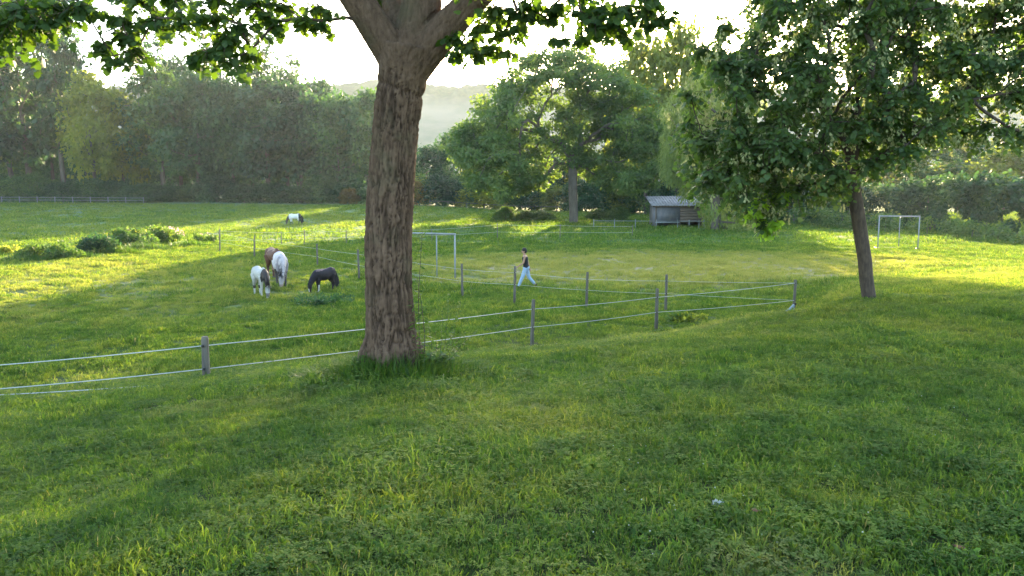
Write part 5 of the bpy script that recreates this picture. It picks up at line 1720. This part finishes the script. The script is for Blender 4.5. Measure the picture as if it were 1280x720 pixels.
g = np.random.default_rng(101)
tn_ = [tuft_mesh("t", 46, .11, .080, .0032, g), tuft_mesh("t", 40, .10, .060, .0034, g), tuft_mesh("t", 44, .12, .105, .0030, g), tuft_mesh("t", 36, .09, .065, .0038, g),
       tuft_mesh("t", 30, .13, .060, .013, g, 'clover'), tuft_mesh("t", 20, .12, .070, .020, g, 'clover'), tuft_mesh("t", 16, .06, .085, .010, g), tuft_mesh("t", 44, .11, .075, .0030, g)]
tm_ = [tuft_mesh("t", 46, .16, .10, .0060, g), tuft_mesh("t", 46, .16, .08, .0064, g), tuft_mesh("t", 40, .15, .125, .0056, g), tuft_mesh("t", 26, .18, .08, .024, g, 'clover'), tuft_mesh("t", 46, .16, .09, .006, g)]
tf_ = [tuft_mesh("t", 60, .32, .15, .010, g), tuft_mesh("t", 50, .30, .12, .011, g), tuft_mesh("t", 50, .26, .20, .010, g)]
tff = [tuft_mesh("t", 40, .8, .26, .03, g), tuft_mesh("t", 40, .8, .34, .028, g)]
for nm, lab, (y0, y1), dens, tf, rs in (
        ("near_grass", "short lawn grass and clover on the near bank", (2.2, 8), 340, tn_, .86),
        ("lawn_grass", "lawn grass on the middle of the bank", (8, 17), 110, tm_, .8),
        ("bank_grass", "rough grass at the foot of the bank and along the fence", (17, 32), 30, tf_, .72),
        ("field_grass", "pasture grass of the field", (32, 62), 10, tf_, 1.0),
        ("far_field_grass", "tall pale grass of the far field", (62, 135), 1.4, tff, .8)):
    x, y = sample(y0, y1, dens, g, pad=1.5)
    z = ground(x, y) + (.014 if y1 < 20 else 0)
    # tussocky height variation, thin patches
    hn = fbm(x * .8, y * .8, o=3, seed=103); h2 = fbm(x * .22, y * .22, o=2, seed=105)
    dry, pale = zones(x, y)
    sc = rs * np.clip(1 + .75 * hn + .35 * h2, .74, 1.9) * g.uniform(.75, 1.2, len(x)) * (1 - .12 * dry)
    keep = g.random(len(x)) < np.clip(1.4 + .5 * hn, .95, 1)
    d_m = np.hypot(x - MT.x, y - MT.y); keep &= d_m > .36
    sc *= 1 + .7 * np.exp(-(d_m / 1.1) ** 2)
    keep &= np.hypot(x - RT.x, y - RT.y) > .16
    rot = np.stack([g.normal(size=len(x)) * .12, g.normal(size=len(x)) * .12, g.random(len(x)) * 6.28], 1)
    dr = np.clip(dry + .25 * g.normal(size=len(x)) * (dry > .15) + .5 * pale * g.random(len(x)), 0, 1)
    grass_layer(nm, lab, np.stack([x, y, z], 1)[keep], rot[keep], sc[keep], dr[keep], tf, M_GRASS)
# small white clover heads in the near lawn
def clover_heads():
    gg = np.random.default_rng(111)
    n = 90
    y = gg.uniform(3.2, 7, n); x = gg.uniform(.5, 4.2, n) * (y / 5)
    V, Q, T = sphere_geo((0, 0, 0), 1, 6, 4)
    mb = MB()
    for a, b in zip(x, y):
        r_ = gg.uniform(.003, .005)
        mb.add(V * r_ + (a, b, float(ground(a, b)) + gg.uniform(.04, .07)), Q, T)
    o = mb.build("clover_flowers", M_CLOV)
    tag(o, "tiny white clover heads scattered in the near lawn", "clover flowers", kind='stuff')
clover_heads()

# ------------------------------------------------------------------ haze
def haze(dens=.00013):
    mb = MB(); mb.box((-1180, -1180, -6), (1180, 1180, 128))
    m, N, L = nmat("thin_evening_haze")
    v = N.new("ShaderNodeVolumePrincipled")
    v.inputs["Color"].default_value = (.78, .86, 1.0, 1)
    v.inputs["Density"].default_value = dens
    v.inputs["Anisotropy"].default_value = .30
    o = N.new("ShaderNodeOutputMaterial"); L.new(v.outputs[0], o.inputs["Volume"])
    tag(mb.build("haze", m), "thin evening haze over the field", "haze", kind='stuff')
haze()
